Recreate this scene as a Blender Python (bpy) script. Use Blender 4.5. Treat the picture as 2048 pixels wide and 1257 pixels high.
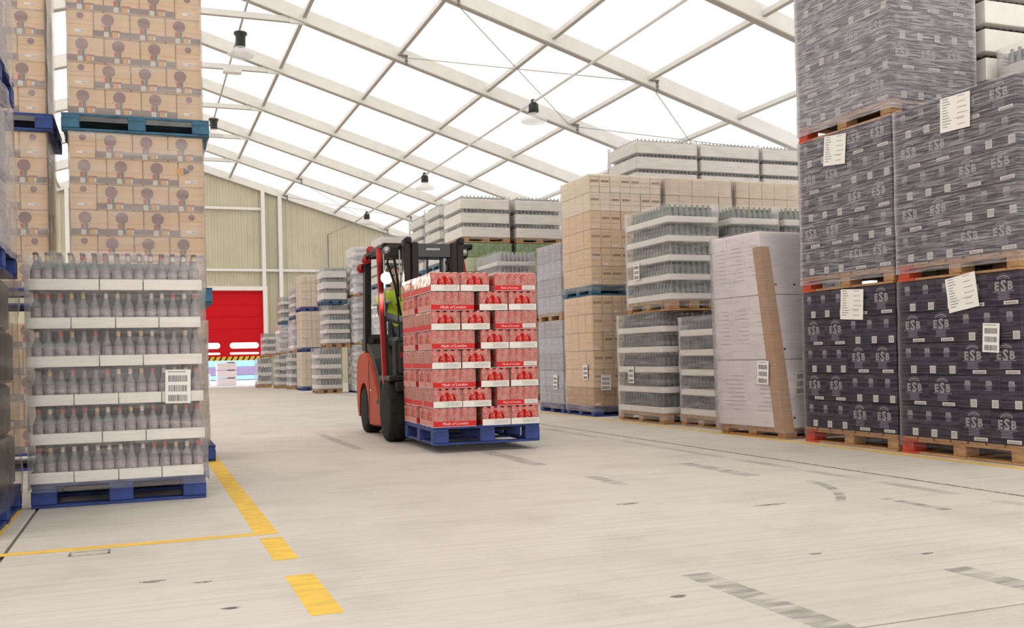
import bpy, bmesh, math, random
from mathutils import Matrix, Vector
R = random.Random(7)
PI = math.pi
scene = bpy.context.scene
for o in list(bpy.data.objects):
    bpy.data.objects.remove(o, do_unlink=True)
COL = scene.collection

# ------------------------------------------------------------------ camera
CAM_H = 0.85
YAW, PITCH, ROLL, FPX = 0.362088, 0.0063117, -0.0229072, 1970.8
def camera():
    cy, sy, cp, sp = math.cos(YAW), math.sin(YAW), math.cos(PITCH), math.sin(PITCH)
    f = Vector((sy * cp, cy * cp, sp)); r = Vector((cy, -sy, 0)); u = r.cross(f)
    cr, sr = math.cos(ROLL), math.sin(ROLL)
    r2 = cr * r + sr * u; u2 = -sr * r + cr * u
    cd = bpy.data.cameras.new('camera'); cd.sensor_width = 36; cd.sensor_fit = 'HORIZONTAL'
    cd.lens = FPX / 2048 * 36
    cd.shift_x = -(1032 - 1024) / 2048; cd.shift_y = (700.6 - 628.5) / 2048
    cd.clip_start = 0.05; cd.clip_end = 300
    o = bpy.data.objects.new('camera', cd); COL.objects.link(o)
    m = Matrix((r2, u2, -f)).transposed().to_4x4(); m.translation = (0, 0, CAM_H)
    o.matrix_world = m
    scene.camera = o
camera()
# ------------------------------------------------------------------ light
w = bpy.data.worlds.new('world'); scene.world = w; w.use_nodes = True
bg = w.node_tree.nodes['Background']
bg.inputs[0].default_value = (0.90, 0.95, 1.0, 1); bg.inputs[1].default_value = 1.25
sl = bpy.data.lights.new('sun', 'SUN'); sl.energy = 3.2; sl.angle = 0.01; sl.color = (1, 0.93, 0.85)
so = bpy.data.objects.new('sun', sl); COL.objects.link(so)
so.rotation_euler = (math.radians(38), 0, math.radians(-25)); so.location = (0, 0, 30)
vs = scene.view_settings
vs.view_transform = 'Standard'; vs.look = 'None'; vs.gamma = 1; vs.exposure = 0.50; vs.use_curve_mapping = False
try:
    scene.cycles.transparent_max_bounces = 24; scene.cycles.max_bounces = 10
except Exception:
    pass

# ------------------------------------------------------------------ materials
M = {}
def mat(name, col, rough=0.6, metal=0.0, noise=0.0, nscale=8.0, bump=0.0, bscale=60.0, spec=0.5, stretch=(1, 1, 1), coord='Object', emit=None):
    m = bpy.data.materials.new(name); m.use_nodes = True; M[name] = m
    nt = m.node_tree; b = nt.nodes['Principled BSDF']
    b.inputs['Base Color'].default_value = (*col, 1); b.inputs['Roughness'].default_value = rough
    b.inputs['Metallic'].default_value = metal; b.inputs['Specular IOR Level'].default_value = spec
    m.diffuse_color = (*col, 1)
    if noise or bump:
        tc = nt.nodes.new('ShaderNodeTexCoord'); mp = nt.nodes.new('ShaderNodeMapping')
        mp.inputs['Scale'].default_value = stretch
        nt.links.new(tc.outputs[coord], mp.inputs[0])
    if noise:
        n = nt.nodes.new('ShaderNodeTexNoise'); n.inputs['Scale'].default_value = nscale; n.inputs['Detail'].default_value = 5
        nt.links.new(mp.outputs[0], n.inputs['Vector'])
        r = nt.nodes.new('ShaderNodeValToRGB')
        r.color_ramp.elements[0].position = 0.3; r.color_ramp.elements[1].position = 0.7
        r.color_ramp.elements[0].color = (*[max(0, c * (1 - noise)) for c in col], 1)
        r.color_ramp.elements[1].color = (*[min(1, c * (1 + noise)) for c in col], 1)
        nt.links.new(n.outputs['Fac'], r.inputs[0]); nt.links.new(r.outputs[0], b.inputs['Base Color'])
    if bump:
        n2 = nt.nodes.new('ShaderNodeTexNoise'); n2.inputs['Scale'].default_value = bscale; n2.inputs['Detail'].default_value = 4
        nt.links.new(mp.outputs[0], n2.inputs['Vector'])
        bp = nt.nodes.new('ShaderNodeBump'); bp.inputs['Strength'].default_value = bump; bp.inputs['Distance'].default_value = 0.01
        nt.links.new(n2.outputs['Fac'], bp.inputs['Height']); nt.links.new(bp.outputs[0], b.inputs['Normal'])
    if emit:
        b.inputs['Emission Color'].default_value = (*emit[0], 1); b.inputs['Emission Strength'].default_value = emit[1]
    return m

def film_mat(name, col, base, streak, stretch, rough=0.12, scale=6.0, dcol=None):
    """stretch film: mostly clear, glossy, with cloudy streaks that double as painted line reflections"""
    m = bpy.data.materials.new(name); m.use_nodes = True; M[name] = m
    nt = m.node_tree; N = nt.nodes; L = nt.links
    for n in list(N): N.remove(n)
    out = N.new('ShaderNodeOutputMaterial'); mix = N.new('ShaderNodeMixShader'); tr = N.new('ShaderNodeBsdfTransparent')
    pr = N.new('ShaderNodeBsdfPrincipled'); pr.inputs['Base Color'].default_value = (*col, 1); pr.inputs['Roughness'].default_value = rough
    pr.inputs['Specular IOR Level'].default_value = 0.9
    tc = N.new('ShaderNodeTexCoord'); mp = N.new('ShaderNodeMapping'); mp.inputs['Scale'].default_value = stretch
    mp.inputs['Rotation'].default_value = (0.06, 0.06, 0)
    n1 = N.new('ShaderNodeTexNoise'); n1.inputs['Scale'].default_value = scale; n1.inputs['Detail'].default_value = 6
    n1.inputs['Distortion'].default_value = 0.4
    L.new(tc.outputs['Object'], mp.inputs[0]); L.new(mp.outputs[0], n1.inputs['Vector'])
    mr = N.new('ShaderNodeMapRange'); mr.inputs['From Min'].default_value = 0.42; mr.inputs['From Max'].default_value = 0.75
    mr.inputs['To Min'].default_value = base; mr.inputs['To Max'].default_value = base + streak  # pale opacity streaks also stand in for line reflections on the film
    L.new(n1.outputs['Fac'], mr.inputs['Value'])
    fr = N.new('ShaderNodeLayerWeight'); fr.inputs['Blend'].default_value = 0.25
    ad = N.new('ShaderNodeMath'); ad.operation = 'MULTIPLY_ADD'; ad.inputs[1].default_value = 0.55; ad.use_clamp = True
    L.new(fr.outputs['Fresnel'], ad.inputs[0]); L.new(mr.outputs[0], ad.inputs[2])
    bp = N.new('ShaderNodeBump'); bp.inputs['Strength'].default_value = 1.0; bp.inputs['Distance'].default_value = 0.022
    L.new(n1.outputs['Fac'], bp.inputs['Height']); L.new(bp.outputs[0], pr.inputs['Normal'])
    L.new(ad.outputs[0], mix.inputs[0]); L.new(tr.outputs[0], mix.inputs[1]); L.new(pr.outputs[0], mix.inputs[2])
    L.new(mix.outputs[0], out.inputs[0])
    return m

def glass_mat(name, tint, col, fac, rough=0.08):
    m = bpy.data.materials.new(name); m.use_nodes = True; M[name] = m
    nt = m.node_tree; N = nt.nodes; L = nt.links
    for n in list(N): N.remove(n)
    out = N.new('ShaderNodeOutputMaterial'); mix = N.new('ShaderNodeMixShader'); tr = N.new('ShaderNodeBsdfTransparent')
    tr.inputs[0].default_value = (*tint, 1)
    pr = N.new('ShaderNodeBsdfPrincipled'); pr.inputs['Base Color'].default_value = (*col, 1); pr.inputs['Roughness'].default_value = rough
    pr.inputs['Specular IOR Level'].default_value = 0.8
    mix.inputs[0].default_value = fac
    L.new(tr.outputs[0], mix.inputs[1]); L.new(pr.outputs[0], mix.inputs[2]); L.new(mix.outputs[0], out.inputs[0])

def membrane_mat(name, fac, tcol):
    m = bpy.data.materials.new(name); m.use_nodes = True; M[name] = m
    nt = m.node_tree; N = nt.nodes; L = nt.links
    for n in list(N): N.remove(n)
    out = N.new('ShaderNodeOutputMaterial'); mix = N.new('ShaderNodeMixShader'); mix.inputs[0].default_value = fac
    t = N.new('ShaderNodeBsdfTranslucent'); t.inputs[0].default_value = (*tcol, 1)
    d = N.new('ShaderNodeBsdfDiffuse'); d.inputs[0].default_value = (0.86, 0.85, 0.83, 1)
    L.new(t.outputs[0], mix.inputs[1]); L.new(d.outputs[0], mix.inputs[2]); L.new(mix.outputs[0], out.inputs[0])
membrane_mat('membrane', 0.5, (0.84, 0.79, 0.74)); membrane_mat('wall_membrane', 0.12, (0.95, 0.92, 0.90))

def concrete_mat():
    m = bpy.data.materials.new('concrete'); m.use_nodes = True; M['concrete'] = m
    nt = m.node_tree; N = nt.nodes; L = nt.links; b = N['Principled BSDF']
    b.inputs['Roughness'].default_value = 0.62; b.inputs['Specular IOR Level'].default_value = 0.3
    geo = N.new('ShaderNodeNewGeometry')
    def noise(sc, st, det=6):
        mp = N.new('ShaderNodeMapping'); mp.inputs['Scale'].default_value = st; L.new(geo.outputs['Position'], mp.inputs[0])
        n = N.new('ShaderNodeTexNoise'); n.inputs['Scale'].default_value = sc; n.inputs['Detail'].default_value = det
        L.new(mp.outputs[0], n.inputs['Vector']); return n
    big = noise(0.5, (1, 1, 1)); streak = noise(9, (0.12, 3.0, 1)); fine = noise(70, (0.25, 2.2, 1), 3); blot = noise(2.2, (1, 0.8, 1), 8)
    def ramp(n, p0, p1, c0, c1):
        r = N.new('ShaderNodeValToRGB'); r.color_ramp.elements[0].position = p0; r.color_ramp.elements[1].position = p1
        r.color_ramp.elements[0].color = (*c0, 1); r.color_ramp.elements[1].color = (*c1, 1); L.new(n.outputs['Fac'], r.inputs[0]); return r
    base = ramp(big, 0.3, 0.7, (0.56, 0.525, 0.475), (0.65, 0.61, 0.555))
    def mul(a, bb, f):
        x = N.new('ShaderNodeMixRGB'); x.blend_type = 'MULTIPLY'; x.inputs[0].default_value = f
        L.new(a.outputs[0], x.inputs[1]); L.new(bb.outputs[0], x.inputs[2]); return x
    c = mul(base, ramp(streak, 0.30, 0.56, (0.86, 0.85, 0.83), (1, 1, 1)), 0.8)
    c = mul(c, ramp(fine, 0.28, 0.5, (0.74, 0.73, 0.71), (1, 1, 1)), 0.35)
    c = mul(c, ramp(blot, 0.30, 0.52, (0.80, 0.79, 0.77), (1, 1, 1)), 0.55)
    L.new(c.outputs[0], b.inputs['Base Color'])
    bp = N.new('ShaderNodeBump'); bp.inputs['Strength'].default_value = 0.25; bp.inputs['Distance'].default_value = 0.004
    L.new(fine.outputs['Fac'], bp.inputs['Height']); L.new(bp.outputs[0], b.inputs['Normal'])
concrete_mat()

def alpha_mark(name, col, dens, stretch, scale=10):
    m = bpy.data.materials.new(name); m.use_nodes = True; M[name] = m
    nt = m.node_tree; N = nt.nodes; L = nt.links
    b = N['Principled BSDF']; b.inputs['Base Color'].default_value = (*col, 1); b.inputs['Roughness'].default_value = 0.7
    geo = N.new('ShaderNodeNewGeometry'); mp = N.new('ShaderNodeMapping'); mp.inputs['Scale'].default_value = stretch
    n = N.new('ShaderNodeTexNoise'); n.inputs['Scale'].default_value = scale; n.inputs['Detail'].default_value = 6
    L.new(geo.outputs['Position'], mp.inputs[0]); L.new(mp.outputs[0], n.inputs['Vector'])
    mr = N.new('ShaderNodeMapRange'); mr.inputs['From Min'].default_value = 0.38; mr.inputs['From Max'].default_value = 0.62
    mr.inputs['To Min'].default_value = max(0, dens - 0.35); mr.inputs['To Max'].default_value = min(1, dens + 0.3)
    L.new(n.outputs['Fac'], mr.inputs['Value']); L.new(mr.outputs[0], b.inputs['Alpha'])

mat('joint', (0.16, 0.14, 0.12), 0.9)
alpha_mark('yellow_paint', (0.84, 0.54, 0.07), 1.15, (0.6, 1.5, 1), 12)
alpha_mark('tyre_mark', (0.26, 0.25, 0.24), 0.16, (0.7, 3, 1), 6)
alpha_mark('tyre_faint', (0.30, 0.28, 0.26), -0.02, (1.2, 0.5, 1), 4)
alpha_mark('scuff', (0.12, 0.11, 0.10), 0.55, (1, 1, 1), 30)
mat('sheet', (0.54, 0.50, 0.375), 0.5, noise=0.06, nscale=1.5)
mat('white_steel', (0.78, 0.76, 0.72), 0.45)
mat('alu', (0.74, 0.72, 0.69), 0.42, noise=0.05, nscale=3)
mat('alu_shaded', (0.40, 0.36, 0.32), 0.5)  # darker copy of alu: underside shade put into the colour
mat('pvc_wall', (0.78, 0.77, 0.74), 0.6)
mat('cable', (0.42, 0.41, 0.40), 0.5)
mat('bracket', (0.16, 0.15, 0.14), 0.5)
mat('red_door', (0.60, 0.006, 0.012), 0.5, spec=0.15, noise=0.05, nscale=2)
mat('hazard_yellow', (0.85, 0.52, 0.02), 0.5); mat('hazard_black', (0.02, 0.02, 0.02), 0.5)
glass_mat('door_pane', (0.95, 0.95, 0.95), (0.8, 0.8, 0.8), 0.12)
mat('yard', (0.75, 0.75, 0.78), 0.9)
mat('yard_white', (0.85, 0.85, 0.86), 0.6); mat('yard_purple', (0.20, 0.15, 0.28), 0.6); mat('yard_blue', (0.22, 0.42, 0.62), 0.6)
mat('pallet_blue', (0.018, 0.042, 0.185), 0.62, noise=0.35, nscale=9, bump=0.15, bscale=60)
mat('pallet_teal', (0.030, 0.115, 0.190), 0.62, noise=0.3, nscale=9, bump=0.15)
mat('wood', (0.42, 0.235, 0.105), 0.75, noise=0.3, nscale=10, bump=0.2, stretch=(1, 1, 4))
mat('wood_pale', (0.60, 0.43, 0.25), 0.75, noise=0.2, nscale=10)
mat('wood_red', (0.50, 0.065, 0.025), 0.65, noise=0.25, nscale=9)
mat('esb_print', (0.37, 0.34, 0.37), 0.5)
mat('esb_faint', (0.22, 0.20, 0.26), 0.5)
mat('label', (0.80, 0.77, 0.72), 0.5); mat('label_grey', (0.42, 0.40, 0.37), 0.5); mat('ink', (0.10, 0.10, 0.11), 0.5)
mat('ink_grey', (0.30, 0.29, 0.29), 0.5)
mat('card', (0.70, 0.49, 0.29), 0.75, noise=0.07, nscale=4); mat('card_pale', (0.76, 0.64, 0.49), 0.7, noise=0.05, nscale=4)
mat('card_dark', (0.46, 0.26, 0.11), 0.75, noise=0.1, nscale=4); mat('card_edge', (0.30, 0.17, 0.08), 0.8)
mat('print_purple', (0.24, 0.12, 0.12), 0.6); mat('print_band', (0.22, 0.15, 0.13), 0.6)
mat('print_white', (0.62, 0.62, 0.55), 0.6); mat('print_orange', (0.68, 0.33, 0.04), 0.6); mat('print_green', (0.06, 0.13, 0.08), 0.6); mat('print_red', (0.42, 0.06, 0.04), 0.6)
mat('carton_white', (0.84, 0.77, 0.75), 0.6, noise=0.03, nscale=3); mat('carton_line', (0.30, 0.26, 0.24), 0.7)
mat('post_brown', (0.46, 0.27, 0.14), 0.6, noise=0.1, nscale=5)
mat('tray_white', (0.84, 0.80, 0.75), 0.6, noise=0.04, nscale=5); mat('tray_shade', (0.35, 0.31, 0.26), 0.8)
glass_mat('bottle_clear', (0.80, 0.82, 0.82), (0.40, 0.41, 0.41), 0.42)
glass_mat('bottle_body', (0.62, 0.64, 0.65), (0.26, 0.26, 0.27), 0.62)
mat('bottle_dark', (0.055, 0.060, 0.058), 0.15); mat('bottle_green', (0.16, 0.19, 0.165), 0.2); mat('bottle_grey', (0.34, 0.35, 0.34), 0.3)
mat('cap_dark', (0.07, 0.06, 0.06), 0.4); mat('cap_gold', (0.62, 0.46, 0.22), 0.4); mat('cap_red', (0.50, 0.10, 0.08), 0.4); mat('cap_cream', (0.70, 0.62, 0.50), 0.5)
mat('bottle_label', (0.33, 0.28, 0.28), 0.6, noise=0.4, nscale=40)
mat('can_red', (0.62, 0.012, 0.018), 0.3, noise=0.15, nscale=30); mat('can_lid', (0.62, 0.60, 0.57), 0.3, metal=0.7)
mat('tray_red', (0.62, 0.022, 0.024), 0.5, spec=0.2); mat('tray_pink', (0.60, 0.24, 0.20), 0.5); mat('script', (0.88, 0.70, 0.66), 0.5)
mat('grey_pack', (0.42, 0.40, 0.45), 0.4, noise=0.25, nscale=14, stretch=(1, 1, 3)); mat('lilac_pack', (0.50, 0.48, 0.58), 0.4, noise=0.2, nscale=14)
mat('fruit_green', (0.22, 0.34, 0.13), 0.6, noise=0.35, nscale=14); mat('fruit_yellow', (0.75, 0.58, 0.16), 0.6); mat('fruit_pale', (0.62, 0.66, 0.40), 0.6)
mat('case_shaded', (0.030, 0.022, 0.016), 0.3, noise=0.4, nscale=5, bump=0.5, bscale=10)  # near-black brown cases; shadow on the floor load put into the colour
mat('black_metal', (0.022, 0.020, 0.019), 0.42, spec=0.15, noise=0.2, nscale=10); mat('black_gloss', (0.015, 0.014, 0.014), 0.2)
mat('mast_grey', (0.030, 0.026, 0.024), 0.38, spec=0.15, metal=0.2)
mat('rubber', (0.018, 0.017, 0.016), 0.8, spec=0.15, noise=0.3, nscale=20); mat('steel', (0.45, 0.44, 0.42), 0.3, metal=0.8)
mat('orange_paint', (0.38, 0.046, 0.012), 0.5, noise=0.06, nscale=5, spec=0.15); mat('red_paint', (0.36, 0.010, 0.014), 0.4, spec=0.25)
mat('lens_red', (0.42, 0.008, 0.015), 0.2)
mat('lamp_on', (1, 1, 1), 0.3, emit=((1, 0.90, 0.72), 60))
mat('seat_black', (0.02, 0.02, 0.02), 0.7); mat('hivis', (0.52, 0.75, 0.03), 0.6, emit=None); mat('hivis_band', (0.42, 0.42, 0.36), 0.35)
mat('skin', (0.55, 0.32, 0.22), 0.5); mat('hair', (0.05, 0.03, 0.02), 0.7); mat('navy_cloth', (0.02, 0.025, 0.04), 0.8); mat('eye', (0.03, 0.02, 0.02), 0.3)
mat('lamp_black', (0.012, 0.013, 0.011), 0.4)
glass_mat('lamp_bell', (0.97, 0.97, 0.97), (0.85, 0.85, 0.85), 0.45, 0.15)
glass_mat('cab_glass', (0.88, 0.88, 0.88), (0.35, 0.35, 0.35), 0.2, 0.05)
film_mat('film', (0.60, 0.58, 0.61), 0.06, 0.22, (0.5, 0.5, 9.0))
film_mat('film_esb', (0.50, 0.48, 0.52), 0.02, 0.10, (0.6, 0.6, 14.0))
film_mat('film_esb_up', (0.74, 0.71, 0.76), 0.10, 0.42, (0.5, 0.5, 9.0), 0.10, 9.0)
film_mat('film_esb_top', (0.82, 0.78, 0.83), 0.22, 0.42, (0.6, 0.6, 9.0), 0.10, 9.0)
film_mat('film_haze', (0.90, 0.87, 0.86), 0.09, 0.17, (0.45, 0.45, 5.0))
film_mat('film_box', (0.92, 0.88, 0.85), 0.13, 0.20, (0.4, 0.4, 3.0), 0.12, 3.0)
film_mat('film_thick', (0.68, 0.65, 0.66), 0.12, 0.26, (0.5, 0.5, 7.0))
film_mat('film_light', (0.80, 0.78, 0.78), 0.05, 0.22, (0.35, 0.35, 5.0))
film_mat('film_shaded', (0.22, 0.18, 0.14), 0.02, 0.10, (0.8, 0.8, 1.2), 0.2, 4.0)  # dark tint stands in for the shadow over the floor load
film_mat('film_wrap', (0.84, 0.81, 0.85), 0.30, 0.40, (0.8, 0.8, 3.0), 0.10, 4.0)
film_mat('film_pink', (0.86, 0.50, 0.43), 0.26, 0.22, (1.0, 1.0, 1.5), 0.2, 12)

def esb_mat():
    m = mat('esb', (0.055, 0.042, 0.085), 0.5, spec=0.2, noise=0.15, nscale=3)
    nt = m.node_tree; N = nt.nodes; L = nt.links; b = N['Principled BSDF']
    tc = N.new('ShaderNodeTexCoord'); mp = N.new('ShaderNodeMapping'); mp.inputs['Scale'].default_value = (2, 2, 62)
    L.new(tc.outputs['Object'], mp.inputs[0])
    wv = N.new('ShaderNodeTexNoise'); wv.inputs['Scale'].default_value = 1.0; wv.inputs['Detail'].default_value = 2
    L.new(mp.outputs[0], wv.inputs['Vector'])
    r = N.new('ShaderNodeValToRGB'); r.color_ramp.elements[0].position = 0.46; r.color_ramp.elements[1].position = 0.56
    r.color_ramp.elements[0].color = (0.017, 0.011, 0.024, 1); r.color_ramp.elements[1].color = (0.060, 0.048, 0.070, 1)
    L.new(wv.outputs['Fac'], r.inputs[0]); L.new(r.outputs[0], b.inputs['Base Color'])
esb_mat()

# ------------------------------------------------------------------ mesh helpers
class MB:
    def __init__(s): s.v = []; s.f = []; s.m = []; s.mats = []; s.sm = []
    def mi(s, m):
        if m not in s.mats: s.mats.append(m)
        return s.mats.index(m)
    def face(s, pts, m, sm=False):
        i = len(s.v); s.v += [tuple(p) for p in pts]; s.f.append(tuple(range(i, i + len(pts)))); s.m.append(s.mi(m)); s.sm.append(sm)
    def add(s, vs_, fs, m, sm=False):
        i = len(s.v); s.v += [tuple(p) for p in vs_]; k = s.mi(m)
        for f in fs: s.f.append(tuple(i + a for a in f)); s.m.append(k); s.sm.append(sm)
    def box(s, lo, hi, m, T=None):
        x0, y0, z0 = lo; x1, y1, z1 = hi
        vs_ = [(x0, y0, z0), (x1, y0, z0), (x1, y1, z0), (x0, y1, z0), (x0, y0, z1), (x1, y0, z1), (x1, y1, z1), (x0, y1, z1)]
        if T: vs_ = [T(p) for p in vs_]
        s.add(vs_, [(3, 2, 1, 0), (4, 5, 6, 7), (0, 1, 5, 4), (1, 2, 6, 5), (2, 3, 7, 6), (3, 0, 4, 7)], m)
        return s
    def cbox(s, lo, hi, m, b=0.006, T=None):
        c = [(lo[i] + hi[i]) / 2 for i in range(3)]; h = [abs(hi[i] - lo[i]) / 2 for i in range(3)]; b = min(b, min(h) * 0.45)
        vs_ = []; ix = {}
        for sx in (-1, 1):
            for sy in (-1, 1):
                for sz in (-1, 1):
                    for a in range(3):
                        p = [sx * (h[0] - b), sy * (h[1] - b), sz * (h[2] - b)]; sg = (sx, sy, sz); p[a] = sg[a] * h[a]
                        ix[(sx, sy, sz, a)] = len(vs_); vs_.append(tuple(c[i] + p[i] for i in range(3)))
        fs = []
        for a in range(3):
            o1, o2 = [i for i in range(3) if i != a]
            for sg in (-1, 1):
                q = []
                for (p1, p2) in ((-1, -1), (1, -1), (1, 1), (-1, 1)):
                    k = [0, 0, 0]; k[a] = sg; k[o1] = p1; k[o2] = p2; q.append(ix[(*k, a)])
                fs.append(tuple(q))
        for a in range(3):
            o1, o2 = [i for i in range(3) if i != a]
            for p1 in (-1, 1):
                for p2 in (-1, 1):
                    k0 = [0, 0, 0]; k0[a] = -1; k0[o1] = p1; k0[o2] = p2; k1 = list(k0); k1[a] = 1
                    fs.append((ix[(*k0, o1)], ix[(*k1, o1)], ix[(*k1, o2)], ix[(*k0, o2)]))
        for sx in (-1, 1):
            for sy in (-1, 1):
                for sz in (-1, 1): fs.append(tuple(ix[(sx, sy, sz, a)] for a in range(3)))
        if T: vs_ = [T(p) for p in vs_]
        s.add(vs_, fs, m); return s
    def lathe(s, prof, m, n=12, c=(0, 0, 0), axis='z', mats=None, sm=True):
        rows = []
        for (r, z) in prof:
            row = []
            for k in range(n):
                a = 2 * PI * k / n; x, y = r * math.cos(a), r * math.sin(a)
                p = (x, y, z) if axis == 'z' else ((z, x, y) if axis == 'x' else (x, z, y))
                row.append((c[0] + p[0], c[1] + p[1], c[2] + p[2]))
            rows.append(row)
        for i in range(len(rows) - 1):
            mm = mats[i] if mats else m
            base = len(s.v); s.v += rows[i] + rows[i + 1]; k0 = s.mi(mm)
            for k in range(n):
                k2 = (k + 1) % n
                s.f.append((base + k, base + k2, base + n + k2, base + n + k)); s.m.append(k0); s.sm.append(sm)
        for row, rr in ((rows[0], prof[0][0]), (rows[-1], prof[-1][0])):
            if rr > 1e-4: s.face(row, (mats[0] if mats and row is rows[0] else (mats[-1] if mats else m)))
        return s
    def tube(s, pts, r, m, n=6, sm=True):
        pts = [Vector(p) for p in pts]; rings = []
        for i, p in enumerate(pts):
            d = (pts[min(i + 1, len(pts) - 1)] - pts[max(i - 1, 0)]).normalized()
            up = Vector((0, 0, 1)) if abs(d.z) < 0.9 else Vector((1, 0, 0))
            a = d.cross(up).normalized(); b = a.cross(d)
            rr = r[i] if isinstance(r, (list, tuple)) else r
            rings.append([p + a * rr * math.cos(2 * PI * k / n) + b * rr * math.sin(2 * PI * k / n) for k in range(n)])
        base = len(s.v)
        for rg in rings: s.v += [tuple(p) for p in rg]
        k0 = s.mi(m)
        for i in range(len(rings) - 1):
            for k in range(n):
                k2 = (k + 1) % n
                s.f.append((base + i * n + k, base + i * n + k2, base + (i + 1) * n + k2, base + (i + 1) * n + k)); s.m.append(k0); s.sm.append(sm)
        s.f.append(tuple(base + k for k in range(n))); s.m.append(k0); s.sm.append(False)
        s.f.append(tuple(base + (len(rings) - 1) * n + k for k in range(n))); s.m.append(k0); s.sm.append(False)
        return s
    def disc(s, c, r, m, n=16, plane='xz', a0=0, a1=2 * PI):
        pts = []
        for k in range(n):
            a = a0 + (a1 - a0) * k / (n if a1 - a0 > 6 else n - 1); u, v_ = r * math.cos(a), r * math.sin(a)
            pts.append((c[0] + u, c[1], c[2] + v_))
        s.face(pts, m); return s
    def rect(s, x0, x1, z0, z1, m, y=0.0):
        s.face([(x0, y, z0), (x1, y, z0), (x1, y, z1), (x0, y, z1)], m); return s
    def addmesh(s, me, m, off=(0, 0, 0), rx=True):
        vs_ = [((v.co.x + off[0]), off[1], v.co.y + off[2]) for v in me.vertices]
        s.add(vs_, [tuple(p.vertices) for p in me.polygons], m)
    def mesh(s, name, fix=True):
        me = bpy.data.meshes.new(name); me.from_pydata(s.v, [], s.f)
        for m in s.mats: me.materials.append(M[m])
        me.polygons.foreach_set('material_index', s.m); me.polygons.foreach_set('use_smooth', s.sm)
        if fix:
            bm = bmesh.new(); bm.from_mesh(me)
            bmesh.ops.remove_doubles(bm, verts=bm.verts, dist=1e-6)
            bmesh.ops.recalc_face_normals(bm, faces=bm.faces)
            bm.to_mesh(me); bm.free()
        me.update(); return me

def ob(name, data, parent=None, loc=(0, 0, 0), rz=0.0, rot=None, scale=None):
    o = bpy.data.objects.new(name, data); COL.objects.link(o)
    if parent: o.parent = parent
    o.location = loc
    o.rotation_euler = rot if rot else (0, 0, rz)
    if scale: o.scale = scale
    return o
def tag(o, label, cat, group=None):
    o['label'] = label; o['category'] = cat
    if group: o['group'] = group
    return o
def thing(name, label, cat, loc, rz=0.0, group=None):
    return tag(ob(name, None, None, loc, rz), label, cat, group)
def struct(o): o['kind'] = 'structure'; return o
def stuff(o): o['kind'] = 'stuff'; return o

_text = {}
def text_mesh(s_, size, shear=0.0, offset=0.0, space=1.0):
    key = (s_, size, shear, offset, space)
    if key in _text: return _text[key]
    cu = bpy.data.curves.new('t', 'FONT'); cu.body = s_; cu.size = size; cu.shear = shear; cu.offset = offset; cu.align_x = 'CENTER'
    cu.space_character = space; cu.resolution_u = 2
    o = bpy.data.objects.new('t', cu); COL.objects.link(o)
    dg = bpy.context.evaluated_depsgraph_get(); me = bpy.data.meshes.new_from_object(o.evaluated_get(dg))
    bpy.data.objects.remove(o, do_unlink=True); bpy.data.curves.remove(cu)
    _text[key] = me; return me

_box = {}
def cbox_mesh(sx, sy, sz, m, b=0.006, name='box'):
    """chamfered box, origin at centre of its base; shared"""
    key = (round(sx, 4), round(sy, 4), round(sz, 4), m, b)
    if key not in _box: _box[key] = MB().cbox((-sx / 2, -sy / 2, 0), (sx / 2, sy / 2, sz), m, b).mesh(name)
    return _box[key]

# ------------------------------------------------------------------ building
BAY = 37.0 / 10.5
RX = 1.19
SLOPE = 0.31
def zb(x): return 8.02 - SLOPE * abs(x - RX)          # underside of the rafters
XR, XL = 14.1, -11.7
YN, YE = -8.8, 37.0
RAF = [BAY * (k + 0.5) for k in range(-3, 11)]

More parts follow.
